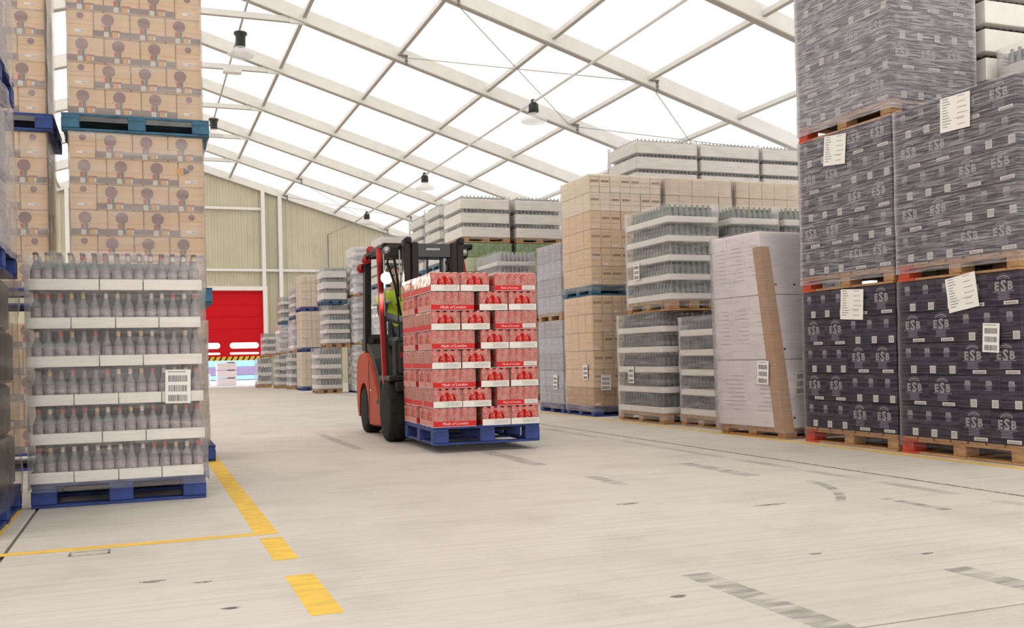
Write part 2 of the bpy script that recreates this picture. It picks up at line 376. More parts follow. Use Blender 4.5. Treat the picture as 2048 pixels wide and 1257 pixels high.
def build_shell():
    b = MB()
    b.box((XL - 1, YN - 1, -0.3), (XR + 1, YE + 0.25, -0.012), 'joint')
    floor = struct(ob('floor', b.mesh('floor')))
    floor['label'] = 'pale brushed concrete warehouse floor in large slabs'
    xs = [XL - 1, -7.0, -0.61, 4.60, 9.6, XR + 1]; ys = [YN - 1, -3.0, 2.45, 8.6, 14.7, 20.8, 26.9, 33, YE + 0.25]
    g = 0.009
    for i in range(len(xs) - 1):
        for j in range(len(ys) - 1):
            me = MB().cbox((xs[i] + g, ys[j] + g, -0.1), (xs[i + 1] - g, ys[j + 1] - g, 0), 'concrete', 0.004).mesh('slab')
            ob('slab', me, floor)
    def paint(x0, x1, y0, y1, m='yellow_paint', name='painted_line', z=0.0006):
        mb = MB(); mb.face([(x0, y0, z), (x1, y0, z), (x1, y1, z), (x0, y1, z)], m)
        ob(name, mb.mesh(name, False), floor)
    paint(0.50, 0.612, 4.98, 14.0); paint(0.507, 0.612, 4.31, 4.885); paint(0.507, 0.62, 3.32, 3.985)
    paint(-3.2, 0.50, 4.975, 5.055); paint(-3.0, -0.69, 5.30, 6.60, z=0.0007)
    paint(5.575, 5.655, -2.0, 36.0)
    paint(4.585, 4.618, -6.0, 36.0, 'scuff', 'joint_sealant', 0.0005); paint(4.30, 4.40, -6.0, 16.0, 'tyre_faint', 'worn_track', 0.0004)
    for (x0, x1, y0, y1) in ((2.85, 2.95, 5.72, 6.25), (1.85, 1.95, 9.3, 11.5), (1.90, 2.02, 2.3, 3.3), (2.80, 2.93, 7.1, 8.4), (2.83, 2.95, 2.5, 2.95),
                             (3.80, 3.92, 5.7, 6.6), (3.86, 3.93, 4.0, 4.5), (2.86, 2.94, 11, 12)):
        paint(x0, x1, y0, y1, 'tyre_mark', 'worn_patch')
    mb = MB(); pts = []
    for k in range(9):
        a = k / 8; pts.append((3.98 - 0.10 * a - 0.30 * a * a, 5.30 - 0.80 * a))
    for k in range(8):
        (xa, ya), (xb, yb) = pts[k], pts[k + 1]
        mb.face([(xa, ya, 0.0008), (xa + 0.07, ya, 0.0008), (xb + 0.07, yb, 0.0008), (xb, yb, 0.0008)], 'tyre_mark')
    ob('tyre_mark', mb.mesh('tyre_mark', False), floor)
    for (x, y, l, wd) in ((3.22, 4.59, 0.10, 0.018), (0.02, 4.12, 0.05, 0.02), (0.20, 4.02, 0.035, 0.015), (0.27, 3.55, 0.035, 0.016), (1.73, 3.02, 0.03, 0.02), (2.6, 3.4, 0.03, 0.012), (3.0, 3.2, 0.03, 0.012), (2.55, 5.0, 0.07, 0.02)):
        mb = MB(); mb.face([(x + l * math.cos(a) * (1 + .3 * math.sin(3 * a)), y + wd * math.sin(a), 0.001) for a in [2 * PI * k / 10 for k in range(10)]], 'scuff')
        ob('stain', mb.mesh('stain', False), floor)
    # stencilled outline beside the yellow line
    mb = MB(); x0, x1, y0, y1, t, z = -0.33, -0.155, 4.83, 4.935, 0.012, 0.001
    for r_ in ((x0, x1, y0, y0 + t), (x0, x1, y1 - t, y1), (x0, x0 + t, y0, y1), (x1 - t, x1, y0, y1)):
        mb.face([(r_[0], r_[2], z), (r_[1], r_[2], z), (r_[1], r_[3], z), (r_[0], r_[3], z)], 'scuff')
    ob('stencil_mark', mb.mesh('stencil', False), floor)

    # roof membrane
    mb = MB(); t = 0.30
    for x0, x1 in ((RX, XR + 0.4), (XL - 0.4, RX)):
        mb.face([(x0, YN, zb(x0) + t), (x1, YN, zb(x1) + t), (x1, YE, zb(x1) + t), (x0, YE, zb(x0) + t)], 'membrane')
    ceil = struct(ob('ceiling', mb.mesh('ceiling', False)))
    ceil['label'] = 'glowing white fabric roof of a frame tent on pale metal rafters'
    # rafters
    def rafter(sgn):
        b = MB(); xe = XR if sgn > 0 else XL
        def sec(y0, y1, d0, d1, m):
            b.add([(RX, y0, zb(RX) + d0), (xe, y0, zb(xe) + d0), (xe, y1, zb(xe) + d0), (RX, y1, zb(RX) + d0),
                   (RX, y0, zb(RX) + d1), (xe, y0, zb(xe) + d1), (xe, y1, zb(xe) + d1), (RX, y1, zb(RX) + d1)],
                  [(3, 2, 1, 0), (4, 5, 6, 7), (0, 1, 5, 4), (1, 2, 6, 5), (2, 3, 7, 6), (3, 0, 4, 7)], m)
        sec(-0.05, 0.05, 0.022, 0.29, 'alu'); sec(-0.065, 0.065, 0, 0.022, 'alu_shaded')
        return b.mesh('rafter')
    rr, rl = rafter(1), rafter(-1)
    for y in RAF:
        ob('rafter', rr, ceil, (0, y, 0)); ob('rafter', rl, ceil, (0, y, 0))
    pm = MB().box((-0.036, 0.05, -0.045), (0.036, BAY - 0.05, 0.03), 'alu').box((-0.036, 0.05, -0.06), (0.036, BAY - 0.05, -0.045), 'alu_shaded').mesh('purlin')
    for j in range(len(RAF) - 1):
        for k in range(-6, 7):
            x = RX + 1.88 * k
            ob('purlin', pm, ceil, (x, RAF[j], zb(x) + 0.17))
    tm = MB().box((RX - 1.85, -0.03, 0), (RX + 1.86, 0.03, 0.11), 'alu').box((RX - 1.85, -0.035, -0.012), (RX + 1.86, 0.035, 0), 'alu_shaded').box((RX + 1.60, -0.045, -0.02), (RX + 2.0, 0.045, 0.14), 'alu').mesh('tie_beam')
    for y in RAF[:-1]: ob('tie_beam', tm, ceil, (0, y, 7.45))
    P = lambda k: RX + 1.88 * k
    for y0, y1 in ((RAF[7], RAF[8]), (RAF[12], RAF[13]), (RAF[6], RAF[7])):
        for (ka, kb) in (((2, 4), (4, 2)) if y0 != RAF[6] else ()):
            ob('brace_cable', MB().tube([(P(ka), y0, zb(P(ka)) + 0.1), (P(kb), y1, zb(P(kb)) + 0.1)], 0.009, 'cable', 5).mesh('brace_cable'), ceil)
        if y0 == RAF[7]:
            for (ka, kb) in ((4, 6), (6, 4)):
                ob('brace_cable', MB().tube([(P(ka), y0, zb(P(ka)) + 0.1), (P(kb), y1, zb(P(kb)) + 0.1)], 0.009, 'cable', 5).mesh('brace_cable'), ceil)
    bm_ = MB()
    for k in range(3): bm_.cbox((0.0, -0.07, 0.04 - 0.06 * k), (0.05, -0.05, 0.085 - 0.06 * k), 'bracket', 0.006)
    bm_.cbox((-0.12, -0.09, 0.09), (0.05, -0.055, 0.12), 'bracket', 0.004)
    bme = bm_.mesh('brace_bracket')
    for y in (RAF[8], RAF[7], RAF[12], RAF[13]):
        for k in (2, 4): ob('brace_bracket', bme, ceil, (P(k) + 0.12, y, zb(P(k) + 0.12) + 0.05))

    # far gable wall, ribbed steel sheets with a door opening
    DX0, DX1, DZ = 0.55, 4.15, 3.46
    def ribbed(x0, x1, zlo, ztop):
        b = MB(); xs_ = []; x = x0
        while x < x1 - 1e-6:
            for (dx, dy) in ((0, 0), (0.06, 0), (0.075, -0.022), (0.135, -0.022), (0.15, 0)):
                if x + dx <= x1: xs_.append((x + dx, dy))
            x += 0.21
        xs_.append((x1, 0))
        for (xa, ya), (xb, yb) in zip(xs_[:-1], xs_[1:]):
            if xb - xa < 1e-6: continue
            b.face([(xa, YE + 0.1 + ya, zlo), (xb, YE + 0.1 + yb, zlo), (xb, YE + 0.1 + yb, ztop(xb)), (xa, YE + 0.1 + ya, ztop(xa))], 'sheet')
        return b.mesh('sheet')
    top = lambda x: zb(x) + 0.3
    wall = struct(ob('wall_far', ribbed(DX1, 9.0, 0, top))); wall['label'] = 'beige ribbed sheet gable wall at the far end'
    for (a, c_, lo) in ((9.0, XR, 0), (XL, DX0, 0), (DX0, RX, DZ), (RX, DX1, DZ)):
        ob('sheet_panel', ribbed(a, c_, lo, top), wall)
    def post(x0, x1, z0, z1f, m='white_steel', y0=-0.14, y1=0.06, name='column'):
        ob(name, MB().box((x0, YE + y0, z0), (x1, YE + y1, z1f), m).mesh(name), wall)
    post(4.145, 4.275, 3.6, zb(4.2) + 0.05); post(4.75, 4.88, 0, zb(4.8) + 0.05); post(-2.4, -2.27, 0, zb(-2.3)); post(9.5, 9.63, 0, zb(9.6)); post(0.42, 0.55, 3.6, zb(0.5))
    post(-9, 13.9, 4.165, 4.255, y0=-0.07, y1=0.07, name='wall_rail'); post(0.55, 4.14, 6.41, 6.50, y0=-0.07, y1=0.07, name='wall_rail'); post(4.88, 13, 1.86, 1.94, y0=-0.07, y1=0.07, name='wall_rail')
    tr = struct(ob('trim_1', MB().box((DX0 - 0.16, YE - 0.16, DZ), (DX1 + 0.15, YE + 0.12, DZ + 0.15), 'white_steel').mesh('door_header')))
    tr['label'] = 'white steel frame around the red roller door'
    for x0 in (DX0 - 0.16, DX1): ob('door_jamb', MB().box((x0, YE - 0.16, 0), (x0 + 0.15, YE + 0.12, DZ), 'white_steel').mesh('door_jamb'), tr)
    # red door, rolled part-way up
    door = struct(ob('door_1', MB().box((DX0, YE + 0.0, DZ - 0.12), (DX1, YE + 0.05, DZ), 'red_door').mesh('door_top'))); door['label'] = 'red sectional loading door raised a metre off the floor'
    zz = [3.34, 2.94, 2.50, 2.06, 1.62]
    for a, c_ in zip(zz[:-1], zz[1:]):
        ob('panel', MB().cbox((DX0, YE, c_), (DX1, YE + 0.05, a), 'red_door', 0.014).mesh('panel'), door)
    # bottom section with two rows of rounded windows
    wins = [(0.70, 1.72), (1.75, 2.62), (2.95, 3.98)]
    def wpanel(z0, z1, wz0, wz1, name):
        b = MB(); y = YE
        edges = [DX0] + [e for w_ in wins for e in w_] + [DX1]
        for i in range(0, len(edges), 2): b.box((edges[i], y, z0), (edges[i + 1], y + 0.05, z1), 'red_door')
        for (a, c_) in wins:
            b.box((a, y, z0), (c_, y + 0.05, wz0), 'red_door'); b.box((a, y, wz1), (c_, y + 0.05, z1), 'red_door')
            r = (wz1 - wz0) / 2; zc = (wz0 + wz1) / 2
            for sx, xe in ((1, a), (-1, c_)):
                for sz in (-1, 1):
                    pts = [(xe, zc + sz * r)] + [(xe + sx * (r - r * math.cos(t_)), zc + sz * r * math.sin(t_)) for t_ in [PI / 2 * k / 5 for k in range(6)]][::-1]
                    f1 = [(p[0], y, p[1]) for p in pts]; f2 = [(p[0], y + 0.05, p[1]) for p in pts]
                    b.face(f1, 'red_door'); b.face(f2[::-1], 'red_door')
        p = ob(name, b.mesh(name), door)
        for (a, c_) in wins:
            ob('window_pane', MB().box((a, y + 0.02, wz0), (c_, y + 0.028, wz1), 'door_pane').mesh('window_pane'), p)
    wpanel(1.30, 1.62, 1.46 - 0.10, 1.46 + 0.12, 'window_panel'); wpanel(1.06, 1.30, 1.145, 1.225, 'window_panel')
    b = MB().cbox((DX0, YE - 0.01, 0.93), (DX1, YE + 0.06, 1.07), 'hazard_yellow', 0.006)
    hz = ob('hazard_strip', b.mesh('hazard_strip'), door)
    b = MB(); x = DX0
    while x < DX1 - 0.14:
        b.face([(x, YE - 0.013, 0.93), (x + 0.07, YE - 0.013, 0.93), (x + 0.15, YE - 0.013, 1.07), (x + 0.08, YE - 0.013, 1.07)], 'hazard_black'); x += 0.20
    ob('black_stripes', b.mesh('black_stripes', False), hz)
    # side and near walls
    def plain(name, lo, hi, lab):
        x = lo[0] if name == 'wall_right' else hi[0]
        b = MB(); b.face([(x, lo[1], lo[2]), (x, hi[1], lo[2]), (x, hi[1], hi[2]), (x, lo[1], hi[2])], 'wall_membrane')
        o = struct(ob(name, b.mesh(name, False))); o['label'] = lab
    plain('wall_right', (XR, YN, 0), (XR + 0.1, YE, zb(XR) + 0.3), 'translucent fabric side wall at the right eave')
    plain('wall_left', (XL - 0.1, YN, 0), (XL, YE, zb(XL) + 0.3), 'translucent fabric side wall at the left eave')
    b = MB(); b.add([(XL, YN, 0), (XR, YN, 0), (XR, YN, zb(XR) + .3), (RX, YN, zb(RX) + .3), (XL, YN, zb(XL) + .3)], [(0, 1, 2, 3, 4)], 'wall_membrane')
    o = struct(ob('wall_near', b.mesh('wall_near', False))); o['label'] = 'translucent white fabric gable wall behind the camera'
    # yard
    o = struct(ob('ground', MB().box((-60, YE + 0.25, -0.3), (80, 140, -0.02), 'yard').mesh('ground'))); o['label'] = 'sunlit pale yard outside the loading door'
build_shell()

def build_yard():
    t = thing('stacked_crates', 'white plastic crate stack in the sunlit yard beyond the red door', 'crate', (3.0, 39.6, -0.02))
    for k in range(3):
        ob('crate', MB().cbox((-0.36, -0.4, 0.30 * k), (0.36, 0.4, 0.30 * k + 0.27), 'yard_white', 0.02).box((0.05, -0.405, 0.30 * k + 0.27), (0.3, 0.4, 0.30 * k + 0.30), 'bracket').mesh('crate'), t)
    t = thing('storage_drum', 'small white drum standing in the yard left of the crates', 'drum', (2.25, 40.2, -0.02))
    ob('drum_body', MB().lathe([(0.2, 0), (0.21, 0.02), (0.2, 0.2), (0.21, 0.22), (0.2, 0.42), (0.18, 0.45)], 'yard_white', 14).mesh('drum_body'), t)
    t = thing('cargo_trailer', 'parked trailer with purple-grey side and pale blue top in the yard', 'trailer', (5, 50, -0.02))
    ob('trailer_body', MB().cbox((-6, 0, 0.25), (6, 2.4, 0.66), 'yard_purple', 0.02).cbox((-6, 0.02, 0.66), (6, 2.4, 0.98), 'yard_blue', 0.02).mesh('trailer_body'), t)
    ob('side_rail', MB().box((-6, -0.04, 0.05), (6, 0.0, 0.25), 'yard_blue').mesh('side_rail'), t)
    for x in (-4.2, -3.2, 3.6):
        ob('wheel', MB().lathe([(0.2, -0.12), (0.27, -0.12), (0.27, 0.12), (0.2, 0.12)], 'rubber', 16, (x, 0.3, 0.27), 'y').mesh('wheel'), t)
build_yard()

# ------------------------------------------------------------------ pallets
def pallet(parent, L, W, kind, H=0.144, loc=(0, 0, 0), rz=0.0, red=(), detail=True, ends=True):
    """part of a load: stringers as the pallet body, boards and blocks as sub-parts; L along x, W along y"""
    wm = {'blue': 'pallet_blue', 'teal': 'pallet_teal', 'wood': 'wood'}[kind]
    bt = 0.020; bh = H - 3 * bt; hx, hy = L / 2, W / 2
    bl, bw = 0.14, 0.12
    def fill(b, what):
        if what == 'body':
            for x in (-hx + bl / 2, 0, hx - bl / 2): b.box((x - bl / 2 + .004, -hy + .003, bt + bh), (x + bl / 2 - .004, hy - .003, 2 * bt + bh), wm)
    body = MB(); fill(body, 'body')
    if not detail:
        for y in (-1, 0, 1):
            for x in (-1, 0, 1):
                cx, cy = x * (hx - bl / 2), y * (hy - bw / 2); body.box((cx - bl / 2, cy - bw / 2, bt), (cx + bl / 2, cy + bw / 2, bt + bh), wm)
            body.box((-hx, y * (hy - bw / 2) - bw / 2, 0), (hx, y * (hy - bw / 2) + bw / 2, bt), wm)
        body.box((-hx, -hy, 2 * bt + bh), (hx, hy, H), wm)
        return ob('pallet', body.mesh('pallet'), parent, loc, rz)
    p = ob('pallet', body.mesh('pallet'), parent, loc, rz)
    bb = cbox_mesh(L, 0.10, bt, wm, 0.003, 'base_board'); blk = cbox_mesh(bl, bw, bh, wm, 0.006, 'block')
    rblk = cbox_mesh(bl, bw, bh, 'wood_red', 0.006, 'block')
    eb = cbox_mesh(0.10, W - 0.24, bt, wm, 0.003, 'end_board')
    for y in (-1, 0, 1): ob('base_board', bb, p, (0, y * (hy - 0.06), 0))
    if ends:
        for x in (-1, 1): ob('base_board', eb, p, (x * (hx - 0.06), 0, 0))
    for x in (-1, 0, 1):
        for y in (-1, 0, 1):
            ob('block', rblk if (x, y) in red else blk, p, (x * (hx - bl / 2), y * (hy - bw / 2), bt))
    n = 7; dw = L and 0.10; db = cbox_mesh(L, W / n - 0.022, bt, wm, 0.003, 'deck_board')
    for k in range(n): ob('deck_board', db, p, (0, -hy + (k + 0.5) * W / n, 2 * bt + bh))
    for (x, y) in red:       # painted ends of the boards over and under a red block
        for z in (0, bt + bh):
            ob('painted_end', MB().box((-0.075, -0.088, -0.001), (0.075, 0.088, bt + 0.001), 'wood_red').mesh('painted_end'), p, (x * (hx - 0.073), y * (hy - 0.086), z))
    return p

def film_shell(parent, w, d, z0, z1, m='film', seed=0, wob=0.012, nx=10, nz=9, taper=0.0, name='stretch_film', off=0.006):
    rr = random.Random(seed); b = MB(); hx, hy = w / 2 + off, d / 2 + off
    per = []
    for k in range(nx): per.append((-hx + 2 * hx * k / nx, -hy, 0, -1))
    for k in range(nx): per.append((hx, -hy + 2 * hy * k / nx, 1, 0))
    for k in range(nx): per.append((hx - 2 * hx * k / nx, hy, 0, 1))
    for k in range(nx): per.append((-hx, hy - 2 * hy * k / nx, -1, 0))
    n = len(per); vs_ = []
    for j in range(nz + 1):
        t = j / nz
        for (x, y, ax, ay) in per:
            o = rr.random() * wob
            k = 1 - taper * t
            vs_.append((x * k + ax * o, y * k + ay * o, z0 + (z1 - z0) * t))
    fs = [(j * n + i, j * n + (i + 1) % n, (j + 1) * n + (i + 1) % n, (j + 1) * n + i) for j in range(nz) for i in range(n)]
    b.add(vs_, fs, m, True)
    return ob(name, b.mesh(name, False), parent)

# ------------------------------------------------------------------ prints and paper labels (local plane: x across, z up, facing -y)
def esb_big():
    b = MB()
    b.addmesh(text_mesh('E', 0.082, 0, 0.0035), 'esb_print', (-0.058, 0, 0.118)); b.addmesh(text_mesh('S', 0.108, 0, 0.004), 'esb_print', (0, 0, 0.110)); b.addmesh(text_mesh('B', 0.082, 0, 0.0035), 'esb_print', (0.058, 0, 0.118))
    def band(r0, r1, a0, a1, cz, m, n=8, sx=1.0):
        for k in range(n):
            p, q = a0 + (a1 - a0) * k / n, a0 + (a1 - a0) * (k + 1) / n
            b.face([(sx * r0 * math.cos(p), 0, cz + r0 * math.sin(p)), (sx * r1 * math.cos(p), 0, cz + r1 * math.sin(p)), (sx * r1 * math.cos(q), 0, cz + r1 * math.sin(q)), (sx * r0 * math.cos(q), 0, cz + r0 * math.sin(q))], m)
    band(0.066, 0.074, PI * 0.22, PI * 0.78, 0.148, 'esb_print'); band(0.082, 0.085, PI * 0.25, PI * 0.75, 0.148, 'esb_faint'); band(0.05, 0.056, PI * 0.3, PI * 0.7, 0.15, 'esb_faint')
    b.rect(-0.092, 0.092, 0.104, 0.108, 'esb_print')
    for k in range(5): b.rect(-0.055 + 0.008 * (k % 2), 0.055 - 0.008 * (k % 2), 0.092 - 0.011 * k, 0.098 - 0.011 * k, 'esb_faint')
    c = MB(); c.rect(0.0, 0.125, 0.012, 0.038, 'label', -0.0005); c.rect(0.012, 0.113, 0.016, 0.03, 'label_grey', -0.001)
    return b.mesh('logo_print', False), c.mesh('barcode_sticker', False)
def esb_small():
    b = MB(); b.addmesh(text_mesh('ESB', 0.036, 0, 0.0022), 'esb_print', (0, 0, 0.176))
    b.rect(-0.036, 0.036, 0.168, 0.171, 'esb_print'); b.rect(-0.02, 0.02, 0.206, 0.209, 'esb_print'); b.rect(-0.030, 0.030, 0.203, 0.2055, 'esb_faint')
    for k in range(3): b.rect(-0.026, 0.026, 0.158 - 0.01 * k, 0.164 - 0.01 * k, 'esb_faint')
    c = MB(); c.rect(0.025, 0.085, 0.012, 0.07, 'label', -0.0005)
    for k in range(6): c.rect(0.032 + 0.008 * k, 0.0355 + 0.008 * k + 0.001 * (k % 3), 0.018, 0.062, 'label_grey', -0.001)
    return b.mesh('logo_print', False), c.mesh('barcode_sticker', False)
ESB_BIG, ESB_SMALL = esb_big(), esb_small()

def paper_a4(w=0.29, h=0.26):
    b = MB(); b.rect(-w / 2, w / 2, 0, h, 'label')
    rr = random.Random(3)
    for k in range(11):
        z = h * 0.93 - k * h * 0.08; x1 = -w * 0.42 + w * rr.uniform(0.15, 0.34)
        b.rect(-w * 0.42, x1, z, z + 0.007, 'ink_grey', -0.0006)
        if k % 2 == 0: b.rect(w * 0.08, w * rr.uniform(0.2, 0.42), z, z + 0.007, 'label_grey', -0.0006)
    b.rect(-w * 0.05, w * 0.35, h * 0.33, h * 0.345, 'ink_grey', -0.0006)
    return b.mesh('paper_sheet', False)
def paper_bar(w=0.15, h=0.21, nb=3):
    b = MB(); b.rect(-w / 2, w / 2, 0, h, 'label')
    rr = random.Random(5)
    b.rect(-w * 0.4, w * 0.3, h * 0.92, h * 0.95, 'ink_grey', -0.0006)
    for k in range(nb):
        z0 = h * (0.06 + 0.29 * k); x = -w * 0.38
        while x < w * 0.36:
            t = rr.choice((0.002, 0.003, 0.005)); b.rect(x, x + t, z0, z0 + h * 0.19, 'ink', -0.0006); x += t + rr.choice((0.002, 0.003))
    return b.mesh('barcode_label', False)
A4, BAR = paper_a4(), paper_bar()
def stick(parent, me, face, u, z, w, d, tilt=0.0, name='paper_label', gap=0.022, scale=1.0):
    """fix a label to the -x ('a') or -y ('f') face of a load of size w,d"""
    if face == 'a': return _stick_a(parent, me, u, z, w, tilt, name, gap, scale)
    o = ob(name, me, parent, (u, -d / 2 - gap, z)); o.rotation_euler = (0, tilt, 0); o.scale = (scale,) * 3; return o
def _stick_a(parent, me, u, z, w, tilt, name, gap, scale):
    o = ob(name, me, parent, (-w / 2 - gap, u, z)); o.rotation_mode = 'XYZ'
    o.rotation_euler = (Matrix.Rotation(-PI / 2, 3, 'Z') @ Matrix.Rotation(tilt, 3, 'Y')).to_euler(); o.scale = (scale,) * 3; return o

# ------------------------------------------------------------------ loads; local frame: base centre, -x faces the aisle, -y faces the camera
def esb_load(x0, y0, z0, label, par=0, labels=(), front=True, lean=0.0, D=1.19, seed=1, red=((-1, 1),), film='film_esb', jag=0.0):
    W = 1.0; ph = 0.138
    t = thing('wrapped_pallet_load', label, 'pallet load', (x0 + W / 2, y0 + D / 2, z0), lean, 'wrapped pallets of navy beer cartons')
    pallet(t, W, D, 'wood', ph, red=red)
    H = 0.247; cl = cbox_mesh(0.296, 0.197, H - 0.004, 'esb', 0.007, 'carton')
    rr = random.Random(seed)
    def carton(cx, cy, z, turned, fa, ff):
        # turned: long side along y
        j = rr.uniform(-0.003, 0.003)
        c = ob('carton', cl, t, (cx + j, cy, z), PI / 2 if turned else 0.0)
        hx, hy = (0.0985, 0.148) if turned else (0.148, 0.0985)
        if fa:     # print on the aisle face
            me = ESB_BIG if turned else ESB_SMALL
            loc = Vector((-hx - 0.002, 0, 0)); r = -PI / 2
            if turned: loc = Matrix.Rotation(-PI / 2, 3, 'Z') @ loc; r -= PI / 2
            for nm, q_ in zip(('logo_print', 'barcode_sticker'), me): ob(nm, q_, c, loc, r)
        if ff:
            me = ESB_SMALL if turned else ESB_BIG
            loc = Vector((0, -hy - 0.002, 0)); r = 0
            if turned: loc = Matrix.Rotation(-PI / 2, 3, 'Z') @ loc; r -= PI / 2
            for nm, q_ in zip(('logo_print', 'barcode_sticker'), me): ob(nm, q_, c, loc, r)
    for k in range(5):
        z = ph + k * H; near_long = (k + par) % 2 == 0
        ya = -D / 2
        halves = ((near_long, ya), (not near_long, ya + D / 2 if near_long else ya + D / 2))
        for hi, (lng, yy) in enumerate(halves):
            if lng:
                for q in range(2): carton(-W / 2 + 0.10, yy + 0.149 + q * 0.298, z, True, True, hi == 0 and q == 0)
            else:
                for q in range(3): carton(-W / 2 + 0.15, yy + 0.1 + q * 0.1985, z, False, True, hi == 0 and q == 0)
        if front:
            if near_long:
                for q in range(1, 5): carton(-W / 2 + 0.10 + q * 0.2, ya + 0.149, z, True, False, True)
            else:
                for q in range(1, 3): carton(-W / 2 + 0.15 + q * 0.3, ya + 0.1, z, False, False, True)
        x_in = -W / 2 + (0.2 if near_long else 0.3)
    ob('inner_cartons', MB().box((-W / 2 + 0.302, -D / 2 + (0.30 if front else 0.01), ph), (W / 2 - 0.005, D / 2 - 0.005, ph + 5 * H - 0.004), 'esb').mesh('inner_cartons'), t)
    for (me, f, u, z, tilt) in labels: stick(t, me, f, u, z, W, D, tilt)
    film_shell(t, W, D, 0.06, ph + 5 * H + 0.004, film, seed, 0.010)
    return t

def build_esb():
    A, B_ = A4, BAR
    esb_load(5.73, 5.17, 0, 'film-wrapped navy cartons on a floor pallet, nearest the right edge, with barcode label', 0, ((A, 'a', -0.105, 1.12, -0.14), (B_, 'a', -0.34, 0.80, 0.05)), seed=11)
    esb_load(5.73, 6.41, 0, 'film-wrapped navy cartons on the floor beside the leaning white cartons', 0, ((A, 'a', -0.10, 1.10, 0.06),), seed=12)
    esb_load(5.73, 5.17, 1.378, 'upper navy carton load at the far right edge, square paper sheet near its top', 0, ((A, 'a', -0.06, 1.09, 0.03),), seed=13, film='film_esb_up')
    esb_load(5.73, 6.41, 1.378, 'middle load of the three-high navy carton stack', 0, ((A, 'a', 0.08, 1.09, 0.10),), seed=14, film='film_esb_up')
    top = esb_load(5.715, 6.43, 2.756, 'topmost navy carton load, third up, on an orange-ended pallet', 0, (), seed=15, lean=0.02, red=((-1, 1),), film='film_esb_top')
    top.scale = (0.94, 0.985, 1)
build_esb()

BOTTLES = {}
def bottle_mesh(glass, cap, lab=None, n=9):
    k = (glass, cap, lab)
    if k not in BOTTLES:
        prof = [(0.026, 0), (0.031, 0.006), (0.031, 0.062), (0.031, 0.115), (0.026, 0.135), (0.0135, 0.162), (0.0125, 0.178), (0.0125, 0.207), (0.0155, 0.208), (0.0155, 0.222), (0.012, 0.224)]
        ms = ['bottle_body' if glass == 'bottle_clear' else glass, lab or glass, lab or glass, glass, glass, glass, cap, cap, 'cap_dark' if lab else cap, 'cap_dark' if lab else cap]
        BOTTLES[k] = MB().lathe(prof, glass, n, mats=ms).mesh('bottle')
    return BOTTLES[k]

def build_clear_bottles():
    x0, y0, W, D = -0.64, 6.53, 1.0, 1.2
    t = thing('wrapped_bottle_pallet', 'six-layer tray stack of clear glass bottles on a blue pallet at the left', 'pallet load', (x0 + W / 2, y0 + D / 2, 0))
    ph = 0.15; pallet(t, W, D, 'blue', ph)
    pitch = 0.2325; vr = [bottle_mesh('bottle_clear', c, 'bottle_label') for c in ('cap_gold', 'cap_red', 'cap_cream', 'bottle_clear')]
    rr = random.Random(4)
    mixr = MB(); n = 15
    prof = [(0.031, 0), (0.031, 0.115), (0.0135, 0.162), (0.0135, 0.222), (0.0, 0.224)]
    for r_ in range(2, 5):
        for q in range(n): mixr.lathe(prof, 'bottle_body', 6, (-0.455 + q * 0.065, -D / 2 + 0.045 + r_ * 0.066, 0))
    rows = mixr.mesh('bottle_rows')
    for k in range(6):
        z = ph + k * pitch
        ws = [0.40, 0.25, 0.35] if k % 2 == 1 else [0.25, 0.25, 0.25, 0.25]
        dx = (-0.02 + 0.008 * (5 - k)) * 0.6 * 0; xx = -W / 2 - 0.012 + (0.004 * ((k * 3) % 4))
        for wd in ws:
            g = 0.003
            b = MB()
            b.cbox((xx + g, -D / 2 - 0.012, 0), (xx + wd - g, -D / 2 - 0.006, 0.066), 'tray_white', 0.002)
            b.box((xx + g, -D / 2 - 0.006, 0), (xx + wd - g, -D / 2 + 0.39, 0.004), 'tray_white')
            b.box((xx + g, -D / 2 - 0.006, 0.004), (xx + g + 0.004, -D / 2 + 0.39, 0.060), 'tray_white'); b.box((xx + wd - g - 0.004, -D / 2 - 0.006, 0.004), (xx + wd - g, -D / 2 + 0.39, 0.060), 'tray_white')
            ob('tray', b.mesh('tray'), t, (0, 0, z)); xx += wd
        for q in range(n):
            for r_ in range(2):
                ob('bottle', rr.choice(vr), t, (-0.455 + q * 0.065 + rr.uniform(-.002, .002), -D / 2 + 0.030 + r_ * 0.066, z + 0.005))
        stuff(ob('bottle_rows', rows, t, (0, 0, z + 0.005)))
    ob('inner_trays', MB().box((-0.48, -D / 2 + 0.40, ph), (0.48, D / 2 - 0.01, ph + 6 * pitch - 0.03), 'bottle_grey').mesh('inner_trays'), t)
    stick(t, BAR, 'f', 0.34, 0.605, W, D, 0.02, gap=0.03)
    film_shell(t, W, D, 0.10, ph + 6 * pitch + 0.002, 'film_haze', 33, 0.012, off=0.014)
build_clear_bottles()

